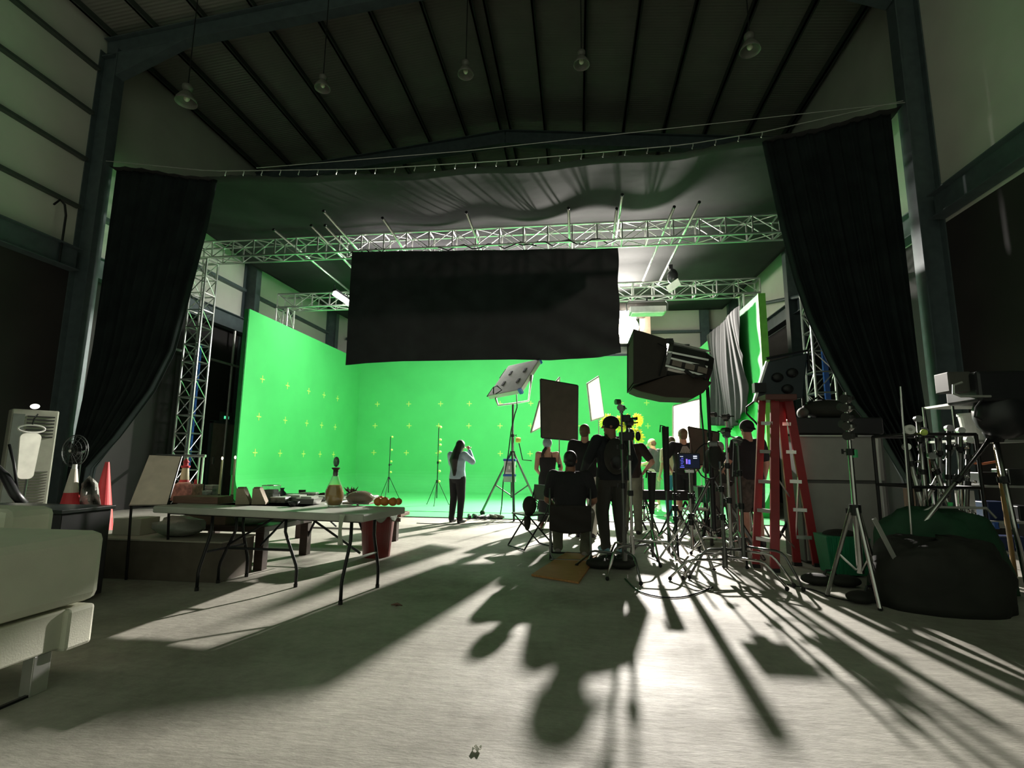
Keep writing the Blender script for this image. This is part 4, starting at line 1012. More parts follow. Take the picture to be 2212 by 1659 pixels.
x = at(1618, 1000, 8.0).x
person('man in black cap and black tee standing behind the red ladder', (x, 8.0, 0), .3, 1.84, dict(elL=(-.30, .02, 1.14), wrL=(-.28, .2, 1.04)), TEEBLK, 'short', mat('patterned_shorts', (.07, .06, .05), .9, var=.6, scale=14), 'short', 'backcap', HAIRB, SKIN, BLKP, fat=1.08, headm=TEEBLK)

# ------------------------------------------------------------------ chairs
def folding_chair(label, loc, rz, back=BLKP, cloth=True):
    r = thing('folding_chair', label, 'chair', loc, rz, 'black folding chairs near the monitor')
    # local: faces +y
    for s in (-1, 1):
        x = .22*s
        MB().tube([(x, .26, .02), (x, -.10, .50), (x, -.19, .84)], .0115, 8).build('back_leg_frame', BLK, r, False, smooth=True)
        MB().tube([(x*.92, -.24, .02), (x*.92, .19, .45)], .0115, 8).build('leg', BLK, r, False)
    MB().tube([(-.22, .26, .015), (.22, .26, .015)], .011, 8).build('floor_bar', BLK, r, False)
    MB().tube([(-.20, -.24, .015), (.20, -.24, .015)], .011, 8).build('floor_bar', BLK, r, False)
    MB().cbox((0, .02, .455), (.42, .40, .022)).build('seat', BLKP, r, False, bevel=.01)
    MB().cbox((0, -.165, .74), (.42, .02, .22)).build('backrest', back, r, False, bevel=.01)
    MB().cbox((-.10, -.18, .80), (.05, .006, .03)).build('slot', WHITE, r, False)
    return r
ch = folding_chair('empty black folding chair left of the seated man, bag on its back', (at(1150, 1100, 7.35).x, 7.35, 0), PI/2+.65)
dup(ch, (at(1340, 1100, 8.6).x-.55, 8.7, 0), -PI/2-.2, 'black folding chair half hidden behind the man in the cap')
c = at(1144, 1092, 7.15)
t = thing('black_bag', 'lumpy black bag hanging off the empty folding chair', 'bag', c)
MB().ell(c+V((0, -.0, .0)), (.10, .08, .13)).ell(c+V((-.03, .0, -.2)), (.05, .05, .14)).ell(c+V((.04, -.03, .06)), (.05, .05, .05)).build('pouch', TARPB, t, remesh=.012)
MB().tube([c+V((.05, 0, .1)), c+V((.12, 0, .05)), c+V((.1, 0, -.08))], .008, 6).build('strap', BLK, t)
# seated man's chair
r = thing('camp_chair', 'black cloth backed camp chair under the seated man', 'chair', (sx, sy, 0))
o = V((sx, sy, 0))
for s in (-1, 1):
    X = sx+.245*s
    MB().tube([(X, sy-.12, .86), (X, sy-.10, .40), (X, sy-.12, .10), (X-.03*s, sy-.14, .03), (X-.06*s, sy-.14, .015)], .0115, 8).build('back_post', DARKCHROME, r, smooth=True)
    MB().tube([(X, sy-.14, .02), (X, sy+.20, .44)], .0115, 8).build('leg', BLK, r)
    MB().tube([(X, sy+.34, .02), (X, sy-.08, .42)], .0115, 8).build('leg', BLK, r)
MB().tube([(sx-.24, sy-.14, .018), (sx+.24, sy-.14, .018)], .011, 8).build('floor_bar', DARKCHROME, r)
MB().tube([(sx-.24, sy+.34, .018), (sx+.24, sy+.34, .018)], .011, 8).build('floor_bar', BLK, r)
MB().box((sx-.24, sy-.10, .43), (sx+.24, sy+.34, .45)).build('seat', BLKP, r, bevel=.008)
def bkc(u, v):
    return (sx-.25+.5*u, sy-.15-.04*math.sin(u*PI)+.008*math.sin(v*12+u*7), .36+.30*v-.03*math.sin(u*PI)*(1-v))
MB().grid(bkc, 20, 12).build('back_cloth', mat('chair_back_cloth', (.02, .016, .014), .85), r, solid=.012, smooth=True)
# director stool frames further back
def stool(label, px, py, rz):
    p = fl(px, py); r = thing('folding_stool', label, 'stool', p, rz, 'small folding stools beyond the stands')
    for s in (-1, 1):
        MB().tube([(-.2, .18*s, .02), (.2, .18*s, .45)], .011, 8).build('leg', CHROME, r, False); MB().tube([(.2, .18*s, .02), (-.2, .18*s, .45)], .011, 8).build('leg', CHROME, r, False)
    MB().cbox((0, 0, .46), (.44, .38, .02)).build('seat', PALECARD, r, False)
    for x in (-.2, .2): MB().tube([(x, -.18, .02), (x, .18, .02)], .011, 8).build('floor_bar', CHROME, r, False)
stool('low folding stool with pale top behind the splayed black tripod', 1510, 1165, .2)
stool('low folding stool with pale top left of the covered stand', 1395, 1145, -.1)

# mats, sandbags, shoes, debris
mm = [fl(1225, 1195), fl(1148, 1245), fl(1250, 1262), fl(1290, 1205)]
mb = MB(); mb.rings([[V((p.x, p.y, .003)) for p in mm], [V((p.x, p.y, .022)) for p in mm]]); tag(mb.build('floor_mat', BUTCHER), 'orange-brown slatted mat on the floor behind the camp chair', 'mat')
def sandbag(label, px, py, rz, s=1., z=0):
    p = fl(px, py); r = thing('sandbag', label, 'sandbag', (p.x, p.y, z), rz, None)
    MB().ell((-.11*s, 0, .05*s), (.14*s, .11*s, .05*s)).ell((.11*s, 0, .05*s), (.14*s, .11*s, .05*s)).build('bag', TARPB, r, False, remesh=.012)
    MB().tube([(-.05*s, 0, .09*s), (-.03*s, 0, .13*s), (.03*s, 0, .13*s), (.05*s, 0, .09*s)], .012, 8).build('handle', BLK, r, False)
sandbag('dark sandbag over the leg of the nearest left stand', 1320, 1228, .1, 1.15)
sandbag('dark sandbag lying in front of the man in the cap', 1330, 1215, .3, .9, .0)
sandbag('grey creased sandbag on the floor right of the ladder', 1795, 1265, -.1, 1.1)
sandbag('sandbag under the tall chrome combo stand', 1880, 1300, .5, 1.0)
def shoe_pair(label, px, py, rz, m1):
    for k, dx in enumerate((-.06, .06)):
        p = fl(px, py)+V((dx, .02*k, 0)); mb = MB()
        d = V((math.sin(rz+k*.3), -math.cos(rz+k*.3), 0)); a = V((0, 0, .045))
        mb.loft([a-d*.13, a-d*.1, a, a+d*.09, a+d*.13], [(.02, .03), (.036, .045), (.04, .04), (.04, .03), (.02, .015)], d.cross(V((0, 0, 1))), 12)
        o = mb.build('shoe', m1, smooth=True); o.location = p
        tag(o, label[k], 'shoe')
shoe_pair(('dark shoe at the left end of the row by the green floor edge', 'dark shoe second from left in the row by the green floor edge'), 1020, 1120, .3, BLKP)
shoe_pair(('dark shoe in the middle of the row by the green floor edge', 'dark shoe just right of the middle of the row'), 1044, 1122, -.5, BLKP)
shoe_pair(('olive shoe near the right end of the row by the green floor', 'olive shoe at the right end of the row by the green floor'), 1071, 1121, .8, OLIVE)
mb = MB(); p = fl(1030, 1622)
mb.grid(lambda u, v: (p.x-.018+.036*u, p.y-.016+.032*v, .004+.012*abs(math.sin(u*5+v*3))), 6, 6); tag(mb.build('crumpled_paper', WHITECL, solid=.002), 'crumpled white scrap of paper on the open floor', 'litter')
p = fl(857, 1309)
tag(MB().tube([p+V((-.05, 0, .008)), p+V((0, .01, .014)), p+V((.05, -.01, .008))], [.004, .012, .004], 6).tube([p+V((0, -.02, .008)), p+V((.01, .03, .01))], [.006, .003], 6).build('dry_leaf', WOOD2), 'small dry leaf on the floor right of the folding table', 'litter')
def bez(ps, n=8):
    out = []
    P_ = [ps[0]]+ps+[ps[-1]]
    for k in range(1, len(P_)-2):
        for q in range(n):
            u = q/n; a, b, c3, d3 = P_[k-1:k+3]
            out.append(.5*((2*b)+(c3-a)*u+(2*a-5*b+4*c3-d3)*u*u+(3*b-a-3*c3+d3)*u*u*u))
    return out+[ps[-1]]
def floor_cable(label, pxs, r_=.007):
    tag(MB().tube(bez([fl(*q, .009) for q in pxs]), r_, 6).build('floor_cable', BLK), label, 'cable')
floor_cable('thin dark cable lying along the green floor edge', [(900, 1130), (985, 1132), (1050, 1129), (1120, 1129), (1160, 1133)])
floor_cable('black cable curling on the floor between the left and nested stands', [(1350, 1250), (1378, 1275), (1420, 1288), (1465, 1290), (1500, 1283), (1540, 1268)])
floor_cable('black cable running past the ladder foot to the combo stand', [(1700, 1262), (1760, 1275), (1800, 1290), (1850, 1300)], .006)

# wheeled cart behind the monitor, long dark beam
y = 9.6
t = thing('equipment_cart', 'black equipment cart with small wheels behind the monitor', 'cart', (at(1545, 1100, y).x, y, 0))
a, b = at(1500, 1050, y), at(1610, 1085, y)
MB().box((a.x, y-.25, b.z), (b.x, y+.25, a.z)).build('body', mat('cart_grey', (.05, .055, .05), .5), t, bevel=.01)
MB().cbox((a.x+.12, y-.27, (a.z+b.z)/2), (.1, .03, a.z-b.z)).build('tube_holder', GRNPL, t)
for x in (a.x+.15, b.x-.12): MB().lathe([(.001, -.03), (.05, -.03), (.05, .03), (.001, .03)], (x, y-.2, .12), 16, (0, 1, 0)).lathe([(.05, -.03), (.12, -.03), (.12, .03), (.05, .03)], (x, y-.2, .12), 18, (0, 1, 0)).build('wheel', RUBBER, t)
MB().box((a.x+.1, y-.2, .12), (a.x+.14, y-.16, b.z)).box((b.x-.14, y-.2, .12), (b.x-.1, y-.16, b.z)).build('frame', BLK, t)
a, b = at(1345, 1068, 9.2), at(1500, 1085, 9.2)
t = thing('camera_slider', 'long black slider beam behind the stands at waist height', 'camera slider', V((a.x, 9.2, 0)))
MB().beam(a, V((b.x, 9.2, a.z)), .12, .16).build('rail', BLK, t)
for q in (a.x+.15, b.x-.15):
    for s in (-.25, .25): MB().tube([(q, 9.2, a.z-.1), (q+s, 9.2+s*.5, .02)], .018, 8).build('leg', BLK, t)

# ------------------------------------------------------------------ red step ladder
LY = 6.3
bl, br = fl(1640, 1232), fl(1765, 1236)
tl, tr_ = at(1652, 858, 6.65), at(1712, 852, 6.65)
lad = thing('step_ladder', 'tall red fibreglass step ladder with silver treads', 'ladder', (bl+br)/2)
def lrail(a, b, w_, d): return MB().beam(a, b, w_, d, (1, 0, 0))
FLb, FRb = fl(1672, 1238)+V((0, 0, .0)), fl(1768, 1236)
# two front rails (left pair seen in photo: wide left rail and slanting right rail) and two rear rails
f1b, f1t = V((2.13, 6.0, 0)), at(1668, 862, 6.75)
f2b, f2t = V((2.72, 6.15, 0)), at(1704, 862, 6.75)
f1b, f1t = fl(1674, 1236), at(1673, 866, 6.55)
f2b, f2t = fl(1766, 1224), at(1703, 866, 6.65)
g1b, g1t = fl(1632, 1226), at(1646, 866, 6.62)
g2b, g2t = fl(1722, 1222), at(1685, 866, 6.72)
lrail(f1b+V((0, 0, .02)), f1t, .035, .095).build('rail', REDLADDER, lad); lrail(f2b+V((0, 0, .02)), f2t, .035, .095).build('rail', REDLADDER, lad)
lrail(g1b+V((0, 0, .02)), g1t, .035, .08).build('rail', REDLADDER, lad); lrail(g2b+V((0, 0, .02)), g2t, .035, .085).build('rail', REDLADDER, lad)
for p in (f1b, f2b, g1b, g2b): MB().cbox(p+V((0, 0, .02)), (.09, .07, .04)).build('foot', BLKP, lad)
top = (f1t+f2t+g1t+g2t)/4
MB().cbox(top+V((0, 0, .03)), (.36, .34, .07)).build('top_cap', mat('ladder_cap_red', (.12, .04, .035), .5), lad, bevel=.01)
for py in (912, 975, 1041, 1104, 1165):
    z = at(1690, py, 6.4).z
    for (b0, t0, b1, t1) in ((g1b, g1t, f1b, f1t), (g2b, g2t, f2b, f2t)):
        u = z/ t0.z; a = b0.lerp(t0, u); b = b1.lerp(t1, u)
        MB().beam(a.lerp(b, .08), b.lerp(a, .08), .075, .04, (0, 0, 1)).build('tread', ALU, lad)
# spreader + thin silver braces
for u in (.25, .55): MB().tube([f1b.lerp(f1t, u), g2b.lerp(g2t, u-.15)], .01, 6).build('brace', ALU, lad)
MB().tube([f2b.lerp(f2t, .62), g2b.lerp(g2t, .1)], .012, 6).build('brace', ALU, lad)

# ------------------------------------------------------------------ grey cabinet right of ladder
cy_ = 6.75
a, b = at(1722, 938, cy_), at(1938, 1245, cy_)
t = thing('equipment_cabinet', 'tall grey two panel cabinet with black top behind the ladder', 'cabinet', ((a.x+b.x)/2, cy_+.3, 0))
zt = a.z; zm = at(1830, 1041, cy_).z
MB().box((a.x, cy_+.02, .02), (b.x, cy_+.6, zt)).build('body', mat('cabinet_grey', (.10, .10, .095), .6), t, bevel=.01)
MB().box((a.x+.02, cy_-.012, .04), (b.x-.04, cy_+.02, zm-.02)).build('lower_panel', GREYBOX, t, bevel=.005)
MB().box((a.x+.02, cy_-.012, zm+.02), (b.x-.04, cy_+.02, zt-.03)).build('upper_panel', GREYBOX, t, bevel=.005)
MB().tube([(b.x-.10, cy_-.02, .1), (b.x-.10, cy_-.02, zt-.05)], .02, 8).build('post', ALU2, t)
z1 = at(1800, 902, cy_).z
tag(MB().box((a.x-.02, cy_-.03, zt+.002), (a.x+.98, cy_+.62, z1)).build('black_case', BLKP, bevel=.015), 'flat black case lying on top of the grey cabinet', 'case')
tag(MB().box((a.x-.05, cy_-.05, zt-.03), (b.x, cy_-.035, zt-.012)).build('metal_bar', ALU), 'thin bright bar along the front of the cabinet top', 'bar')
c = at(1765, 888, cy_+.1)
t = thing('duffel_bag', 'grey and black duffel bag resting on the flat black case', 'bag', (c.x, c.y, z1))
def dz(c, r): return MB().ell((c[0], c[1], z1+r[2]*.95), r, 18, 10)
dz((c.x+.12, c.y, 0), (.30, .15, .12)).build('bag_body', TARPB, t, smooth=True)
dz((c.x-.17, c.y, 0), (.06, .11, .07)).build('end_pocket', mat('pale_grey_cloth', (.09, .095, .085), .8), t, smooth=True)
MB().tube([(c.x-.14, c.y-.05, z1+.18), (c.x, c.y-.05, z1+.26), (c.x+.14, c.y-.05, z1+.19)], .012, 8).build('handle', BLK, t)

# green basket
p = fl(1825, 1255); p = V((at(1818, 1200, 6.2).x, 6.2, 0))
t = thing('slatted_basket', 'dark green ribbed plastic basket on the floor beside the ladder foot', 'basket', p)
mb = MB(); mb.rings([[p+V((x*.17, y*.13, .02)) for x, y in ((-1, -1), (1, -1), (1, 1), (-1, 1))], [p+V((x*.21, y*.16, .42)) for x, y in ((-1, -1), (1, -1), (1, 1), (-1, 1))]]); mb.build('basket_body', GRNPL, t)
for i in range(9):
    u = i/8; MB().beam(p+V((-.17+.34*u, -.137, .03)), p+V((-.21+.42*u, -.167, .41)), .018, .014, (0, 1, 0)).build('rib', GRNPL, t)
MB().ell(p+V((0, 0, .42)), (.18, .13, .06)).build('black_contents', TARPB, t, smooth=True)

# big tarp covered pile
def mound(name, label, c, r, m_, seed, n=48, flat=.5):
    c = V(c); mb = MB(); rs = []
    for i in range(n//2+1):
        ph = PI/2*i/(n//2)
        ring = []
        for j in range(n):
            th = 2*PI*j/n
            k = 1+.10*noise.noise(V((math.cos(th)*1.7+seed, math.sin(th)*1.7, ph*2)))+.04*noise.noise(V((math.cos(th)*6, math.sin(th)*6+seed, ph*7)))
            sx_ = abs(math.cos(ph))**flat; sz = math.sin(ph)**.8 if ph > 0 else 0
            ring.append(c+V((r[0]*sx_*math.cos(th)*k, r[1]*sx_*math.sin(th)*k, r[2]*sz*k)))
        rs.append(ring)
    mb.rings(rs); return tag(mb.build(name, m_, smooth=True), label, 'bag' if 'bag' in name else 'tarpaulin')
ce = at(2030, 1200, 4.95); ct = at(2005, 1200, 5.75)
mound('dark_bag', 'huge shapeless black bag slumped on the floor at the right', (ce.x, 4.98, 0), (.53, .34, .56), TARPB, 3.1, flat=.35)
mound('green_tarpaulin', 'dark green tarpaulin heaped over gear behind the huge black bag', (ct.x, 5.62, 0), (.60, .28, .76), TARPG, 8.4, flat=.5)
# pale A-frame legs leaning before the pile
t = thing('easel_frame', 'pale flat metal easel legs leaning against the heaped bag', 'stand', fl(1960, 1300))
top = at(1888, 1120, 4.75)
for px, py in ((1985, 1310), (1895, 1268)): MB().beam(top if px > 1900 else top.lerp(fl(1985, 1310), .45), fl(px, py)+V((0, 0, .01)), .035, .012, (0, 1, 0)).build('leg', ALU2, t)
MB().beam(fl(1880, 1270)+V((0, 0, .02)), fl(1900, 1272)+V((0, 0, .02)), .03, .02).build('foot_plate', ALU2, t)

# ------------------------------------------------------------------ right gear cart with leaning stands
gy = 5.9
t = thing('stand_cart', 'black railed cart full of leaning stands at the right', 'cart', (at(2030, 1000, gy).x, gy+.3, 0))
x0, x1 = at(1955, 940, gy).x, at(2108, 940, gy).x
zt, zm_ = at(2030, 938, gy).z, at(2030, 1053, gy).z
for z in (zt, zm_):
    for yy in (gy, gy+.6): MB().tube([(x0, yy, z), (x1, yy, z)], .016, 8).build('rail', BLK, t)
    for x in (x0, x1): MB().tube([(x, gy, z), (x, gy+.6, z)], .016, 8).build('rail', BLK, t)
for x in (x0, x1):
    for yy in (gy, gy+.6): MB().tube([(x, yy, .1), (x, yy, zt)], .018, 8).build('post', BLK, t)
MB().box((x0, gy, .12), (x1, gy+.6, .18)).build('deck', BLK, t)
for x in (x0, x1):
    for yy in (gy, gy+.6): MB().lathe([(.001, -.02), (.055, -.02), (.055, .02), (.001, .02)], (x, yy, .06), 14, (0, 1, 0)).build('wheel', RUBBER, t)
rnd = random.Random(4)
leans = [(1983, 905, 2003, 1110, CHROME, 'upright bright stand leaning at the cart front left'), (1958, 965, 2000, 1120, ALU, 'short stand leaning left off the cart'), (2012, 985, 2055, 1110, CHROME, 'bright stand leaning right inside the cart'),
         (2050, 925, 2048, 1110, DARKCHROME, 'dark stand upright in the cart middle'), (2030, 940, 2030, 1100, CHROME, 'stand with knobs in the cart middle'), (2075, 930, 2075, 1110, CHROME, 'stand close to the cart right post'),
         (2060, 965, 2000, 1080, ALU, 'stand slanting down to the left across the cart'), (2092, 950, 2088, 1115, DARKCHROME, 'rearmost dark stand by the cart right post'), (1995, 930, 1978, 1100, DARKCHROME, 'dark stand leaning at the cart left post')]
for i, (ax_, ay_, bx, by, m_, lab) in enumerate(leans):
    yy = gy+.1+.05*i; a = at(ax_, ay_, yy); b = at(bx, by, yy); b = b+(b-a)*((b.z-.2)/max(.05, (a.z-b.z)))*1.0
    t = thing('folded_stand', lab, 'stand', b, 0, 'folded stands stored in the railed cart')
    MB().tube([b, a], .022, 10).build('pole', m_, t, smooth=True)
    d = (a-b).normalized()
    for q in (.35, .62, .85):
        c = b.lerp(a, q); MB().tube([c-d*.025, c+d*.025], .034, 10).build('collar', BLK, t)
        MB().tube([c, c+V((.05 if i % 2 else -.05, -.03, .02))], .008, 6).ell(c+V((.055 if i % 2 else -.055, -.035, .02)), (.018, .014, .018)).build('knob', CHROME if i % 3 else BLKP, t)
    MB().lathe([(.001, -.03), (.036, -.03), (.036, .03), (.001, .03)], a, 14, (.2, 1, 0)).build('grip_head', ALU if i % 2 else DARKCHROME, t)
    MB().tube([b+V((.03, -.03, .05)), b.lerp(a, .4)+V((.04, -.03, 0))], .012, 8).build('folded_leg', m_, t)
    MB().tube([b+V((-.03, -.03, .05)), b.lerp(a, .42)+V((-.035, -.03, 0))], .012, 8).build('folded_leg', m_, t)
for i, (px, py, m_, nm, lab) in enumerate(((1965, 928, WHITE, 'tape_roll', 'white tape roll hung at the cart left end'), (1996, 934, TAPE, 'tennis_ball', 'yellow ball stuck on a stand in the cart'))):
    c = at(px, py, gy-.05)
    if i == 0: tag(MB().lathe([(.02, -.02), (.05, -.02), (.05, .02), (.02, .02), (.02, -.02)], c, 18, (.2, 1, 0)).build(nm, m_), lab, 'tape')
    else: tag(MB().ell(c, (.034, .034, .034)).build(nm, m_, smooth=True), lab, 'ball')
c = at(2052, 1120, gy-.05)
tag(MB().tube([c+V((.02, 0, .16)), c+V((-.01, 0, -.14))], .022, 10).build('green_tube', mat('bright_green_tube', (.08, .75, .22), .5)), 'bright green tube standing in the cart', 'tube')
tag(MB().box(tuple(at(1958, 1110, gy+.3)), tuple(at(1975, 1055, gy+.3)+V((0, .02, 0)))).build('leaning_plank', mat('pale_pink_wood', (.55, .38, .30), .7)), 'pale pinkish slat standing at the cart left end', 'slat')
tag(MB().box(tuple(at(2070, 1112, gy+.66)), tuple(at(2104, 1060, gy+.66)+V((0, .02, 0)))).build('pale_board', WHITE), 'pale board behind the stands at the cart right end', 'board')
a, b = at(1945, 835, 5.4), at(1965, 1100, 5.4)
tag(MB().tube([a, b+(b-a)*.62], .008, 8).build('thin_rod', ALU), 'long thin rod standing upright left of the railed cart', 'rod')

# shelf rack with buckets
sy_ = 6.4
x0, x1 = at(2066, 950, sy_).x, at(2230, 950, sy_).x
t = thing('shelf_rack', 'metal shelf rack at the right edge holding buckets and boxes', 'shelf', ((x0+x1)/2, sy_+.3, 0))
zs = [at(2120, p_, sy_).z for p_ in (870, 950, 1048, 1125, 1190)]
for x in (x0, x1):
    for yy in (sy_, sy_+.5): MB().box((x-.01, yy-.01, 0), (x+.01, yy+.01, zs[0])).build('post', DARKCHROME, t)
for z in zs: MB().box((x0, sy_, z-.025), (x1, sy_+.5, z)).build('shelf', ALU2, t)
for i, (px, lab) in enumerate(((2105, 'front pale plastic bucket on the upper rack shelf'), (2150, 'rear pale plastic bucket on the upper rack shelf'))):
    p = at(px, 940, sy_+.2); zz = zs[1]+.002
    r = thing('bucket', lab, 'bucket', (p.x, p.y, zz), 0, 'pale buckets on the rack')
    MB().lathe([(.001, 0), (.10, 0), (.13, .28), (.14, .28), (.14, .31), (.001, .31)], (0, 0, 0), 22).build('bucket_body', WHITE, r, False, smooth=False)
for i, (px, z, w_, h_, m_, lab) in enumerate(((2125, 2, .28, .14, BLKP, 'black tool case on the middle rack shelf'), (2175, 2, .18, .18, DARKCHROME, 'dark metal box beside the tool case on the middle rack shelf'), (2130, 3, .25, .2, NAVY, 'blue bin on the lower rack shelf'), (2185, 3, .16, .16, BLKP, 'black bin on the lower rack shelf'), (2150, 4, .36, .14, NAVY, 'wide blue crate on the lowest rack shelf'))):
    p = at(px, 1000, sy_+.2); zz = zs[z]+.001
    o = MB().box((p.x-w_/2, p.y-.12, zz), (p.x+w_/2, p.y+.12, zz+h_)).build('storage_box', m_, bevel=.012); tag(o, lab, 'box')
a, b = at(2100, 1000, sy_-.03), at(2160, 1000, sy_-.03)
tag(MB().tube([a, a.lerp(b, .4)+V((0, 0, -.01)), b+V((0, 0, .02))], .014, 6).build('orange_strap', mat('orange_strap', (.8, .25, .12), .6)), 'orange strap tied across the rack', 'strap')
for i in range(10):
    px = 2112+10*i; c = at(px, 1140, sy_-.02); c.z = zs[3 if i % 3 else 4]-.045; o = MB().cbox(c, (.03+.02*(i % 3), .03, .03+.02*((i*2) % 3))).build('clamp', ALU if i % 2 else BLUE, bevel=.004)
    tag(o, 'small metal or blue clamp hanging loose on the front of the shelf rack', 'clamp', 'clamps hanging on the rack front')

# big tripod lamp at right edge
ty = 5.5
ap = at(2148, 935, ty)
t = thing('tripod_stand', 'large steel tripod with splayed legs at the right edge', 'tripod', (ap.x, ty, 0))
f1, f2, f3 = at(1995, 1130, ty-.05), at(2212, 1230, ty-.2), at(2175, 1120, ty+.5)
for f in (f1, f2, f3):
    e = f+(f-ap)*((f.z-.02)/(ap.z-f.z)); MB().tube([ap, e], .022, 10).build('leg', CHROME if f is not f3 else mat('yellow_brown_wrap', (.32, .20, .06), .6), t, smooth=True)
    c = ap.lerp(e, .3); d = (e-ap).normalized(); MB().tube([c-d*.03, c+d*.03], .035, 10).build('collar', BLK, t)
MB().lathe([(.001, -.09), (.06, -.09), (.09, 0), (.08, .06), (.001, .08)], ap, 16).build('hub', BLK, t, smooth=True)
MB().tube([ap+V((-.75, 0, -.78)), ap+V((-.62, 0, -.71)), ap+V((-.15, 0, -.71)), ap+V((-.08, 0, -.8))], .012, 8).build('spreader', ALU2, t)
c = at(2150, 860, ty)
t = thing('black_fixture', 'big black lamp head mounted on the large tripod at the right edge', 'film light', c)
MB().box((at(2080, 850, ty).x, ty-.2, at(2100, 872, ty).z), (at(2225, 850, ty).x, ty+.25, at(2130, 808, ty).z)).build('housing', BLKP, t, bevel=.03)
MB().ell(at(2165, 895, ty-.05), (.24, .18, .24)).build('motor_body', BLKP, t, smooth=True)
MB().tube([at(2078, 826, ty-.2), at(2060, 832, ty-.2), at(2060, 850, ty-.2), at(2075, 856, ty-.2), at(2140, 856, ty-.2)], .012, 8).build('handle', ALU2, t)
MB().box(tuple(at(2052, 846, ty-.1)), tuple(at(2080, 806, ty)+V((0, .1, 0)))).build('side_plate', mat('grey_plate', (.07, .07, .06), .5), t, bevel=.01)
MB().tube([at(2122, 862, ty-.24), at(2108, 880, ty-.25), at(2106, 900, ty-.25), at(2120, 908, ty-.2)], .010, 6).build('cable', BLK, t)

# ------------------------------------------------------------------ left side : sofa
sofa = thing('sofa', 'cream upholstered sofa end in the left foreground', 'sofa', (-3.0, 2.5, 0))
X = -2.70
mb = MB(); mb.box((X-1.0, 1.9, .40), (X, 2.74, .78)); o = mb.build('arm_cushion', BEIGE, sofa, bevel=.05)
MB().box((-4.1, 2.78, .2), (-3.45, 3.1, .87)).build('back_cushion', BEIGE, sofa, bevel=.05)
MB().box((X-1.0, 1.9, .19), (X-.03, 2.58, .385)).build('base', BEIGE, sofa, bevel=.01)
MB().box((X-1.0, 2.56, .17), (X-.0, 2.72, .385)).build('side_pad', BEIGE, sofa, bevel=.02)
MB().box((X-.10, 2.44, 0), (X-.035, 2.53, .19)).build('leg', ALU, sofa, bevel=.004)
MB().box((X-.06, 1.9, 0), (X-.04, 2.45, .012)).build('floor_bar', BLK, sofa)
t = thing('storage_case', 'long low black cabinet behind the cream sofa', 'cabinet', (-4.5, 4.0, 0))
MB().box((-5.2, 3.7, .03), (-4.08, 4.15, .74)).build('body', BLKP, t, bevel=.01)
MB().box((-5.22, 3.68, .74), (-4.06, 4.17, .77)).build('top_board', mat('black_green_top', (.02, .028, .024), .3), t, bevel=.004)

# traffic cones
def cone(label, px, py, Y, band):
    c = at(px, py, Y); t = thing('traffic_cone', label, 'traffic cone', (c.x, Y, 0), 0)
    H_ = c.z
    MB().box((-.22, -.22, 0), (.22, .22, .035)).build('base', CONERED, t, False, bevel=.01)
    R = lambda z: .16*(1-z/H_)+.025
    MB().lathe([(R(.03), .03), (R(.72 if band else H_), .72 if band else H_), (.001, .72 if band else H_)], (0, 0, 0), 24).build('cone_body', CONERED, t, False)
    if band: MB().lathe([(R(.72)+.001, .72), (R(H_-.06), H_-.06), (.001, H_-.06)], (0, 0, 0), 24).build('white_sleeve', mat('reflective_white', (.62, .58, .50), .4), t, False); MB().lathe([(.03, H_-.06), (.025, H_), (.001, H_)], (0, 0, 0), 16).build('tip', WHITE, t, False)
    else: MB().lathe([(R(.35)+.003, .35), (R(.5)+.003, .5), (R(.5), .5)], (0, 0, 0), 24).build('band', mat('faded_red', (.5, .08, .08), .5), t, False)
cone('red traffic cone with a white upper sleeve, left of the pair', 162, 1003, 6.1, True)
cone('all red traffic cone right of the pair', 232, 998, 6.5, False)
def foil(u, v):
    a = at(172+42*u, 1088-70*v*(1-.35*abs(u-.45)*2), 6.2+.25*math.sin(u*3+v*2)); return a
tag(MB().grid(lambda u, v: at(170+48*u+14*v*(.5-u), 1095-68*v*(1-.5*abs(u-.5)), 6.15+.10*math.sin(u*9+v*5)+.08*math.sin(v*11)), 10, 10).build('folded_sheet', mat('silver_grey_sheet', (.30, .30, .28), .5), solid=.006), 'crumpled grey sheet stuffed between the two traffic cones', 'sheet')

# standing air conditioner
A0, A1 = at(-6, 885, 7.3), at(108, 892, 7.3)
A2 = at(52, 900, 7.3)
t = thing('air_conditioner', 'tall floor standing air conditioner with louvred front at the left', 'air conditioner', (A2.x, 7.45, 0), math.radians(58))
H2 = A0.z
MB().box((-.29, -.18, 0), (.29, .18, H2)).build('housing', mat('ac_grey', (.30, .31, .25), .5), t, False, bevel=.02)
for i in range(7): MB().box((-.10, -.205, H2-.12-.055*i), (.24, -.178, H2-.102-.055*i)).build('top_louver', BLKP, t, False)
for i in range(16): MB().box((-.10, -.20, .25+.045*i), (.24, -.178, .264+.045*i)).build('lower_grille_slat', mat('ac_dark_slat', (.10, .10, .085), .5), t, False)
MB().box((-.27, -.20, .1), (-.13, -.178, H2-.08)).build('side_panel', mat('ac_dark_panel', (.10, .12, .10), .5), t, False)
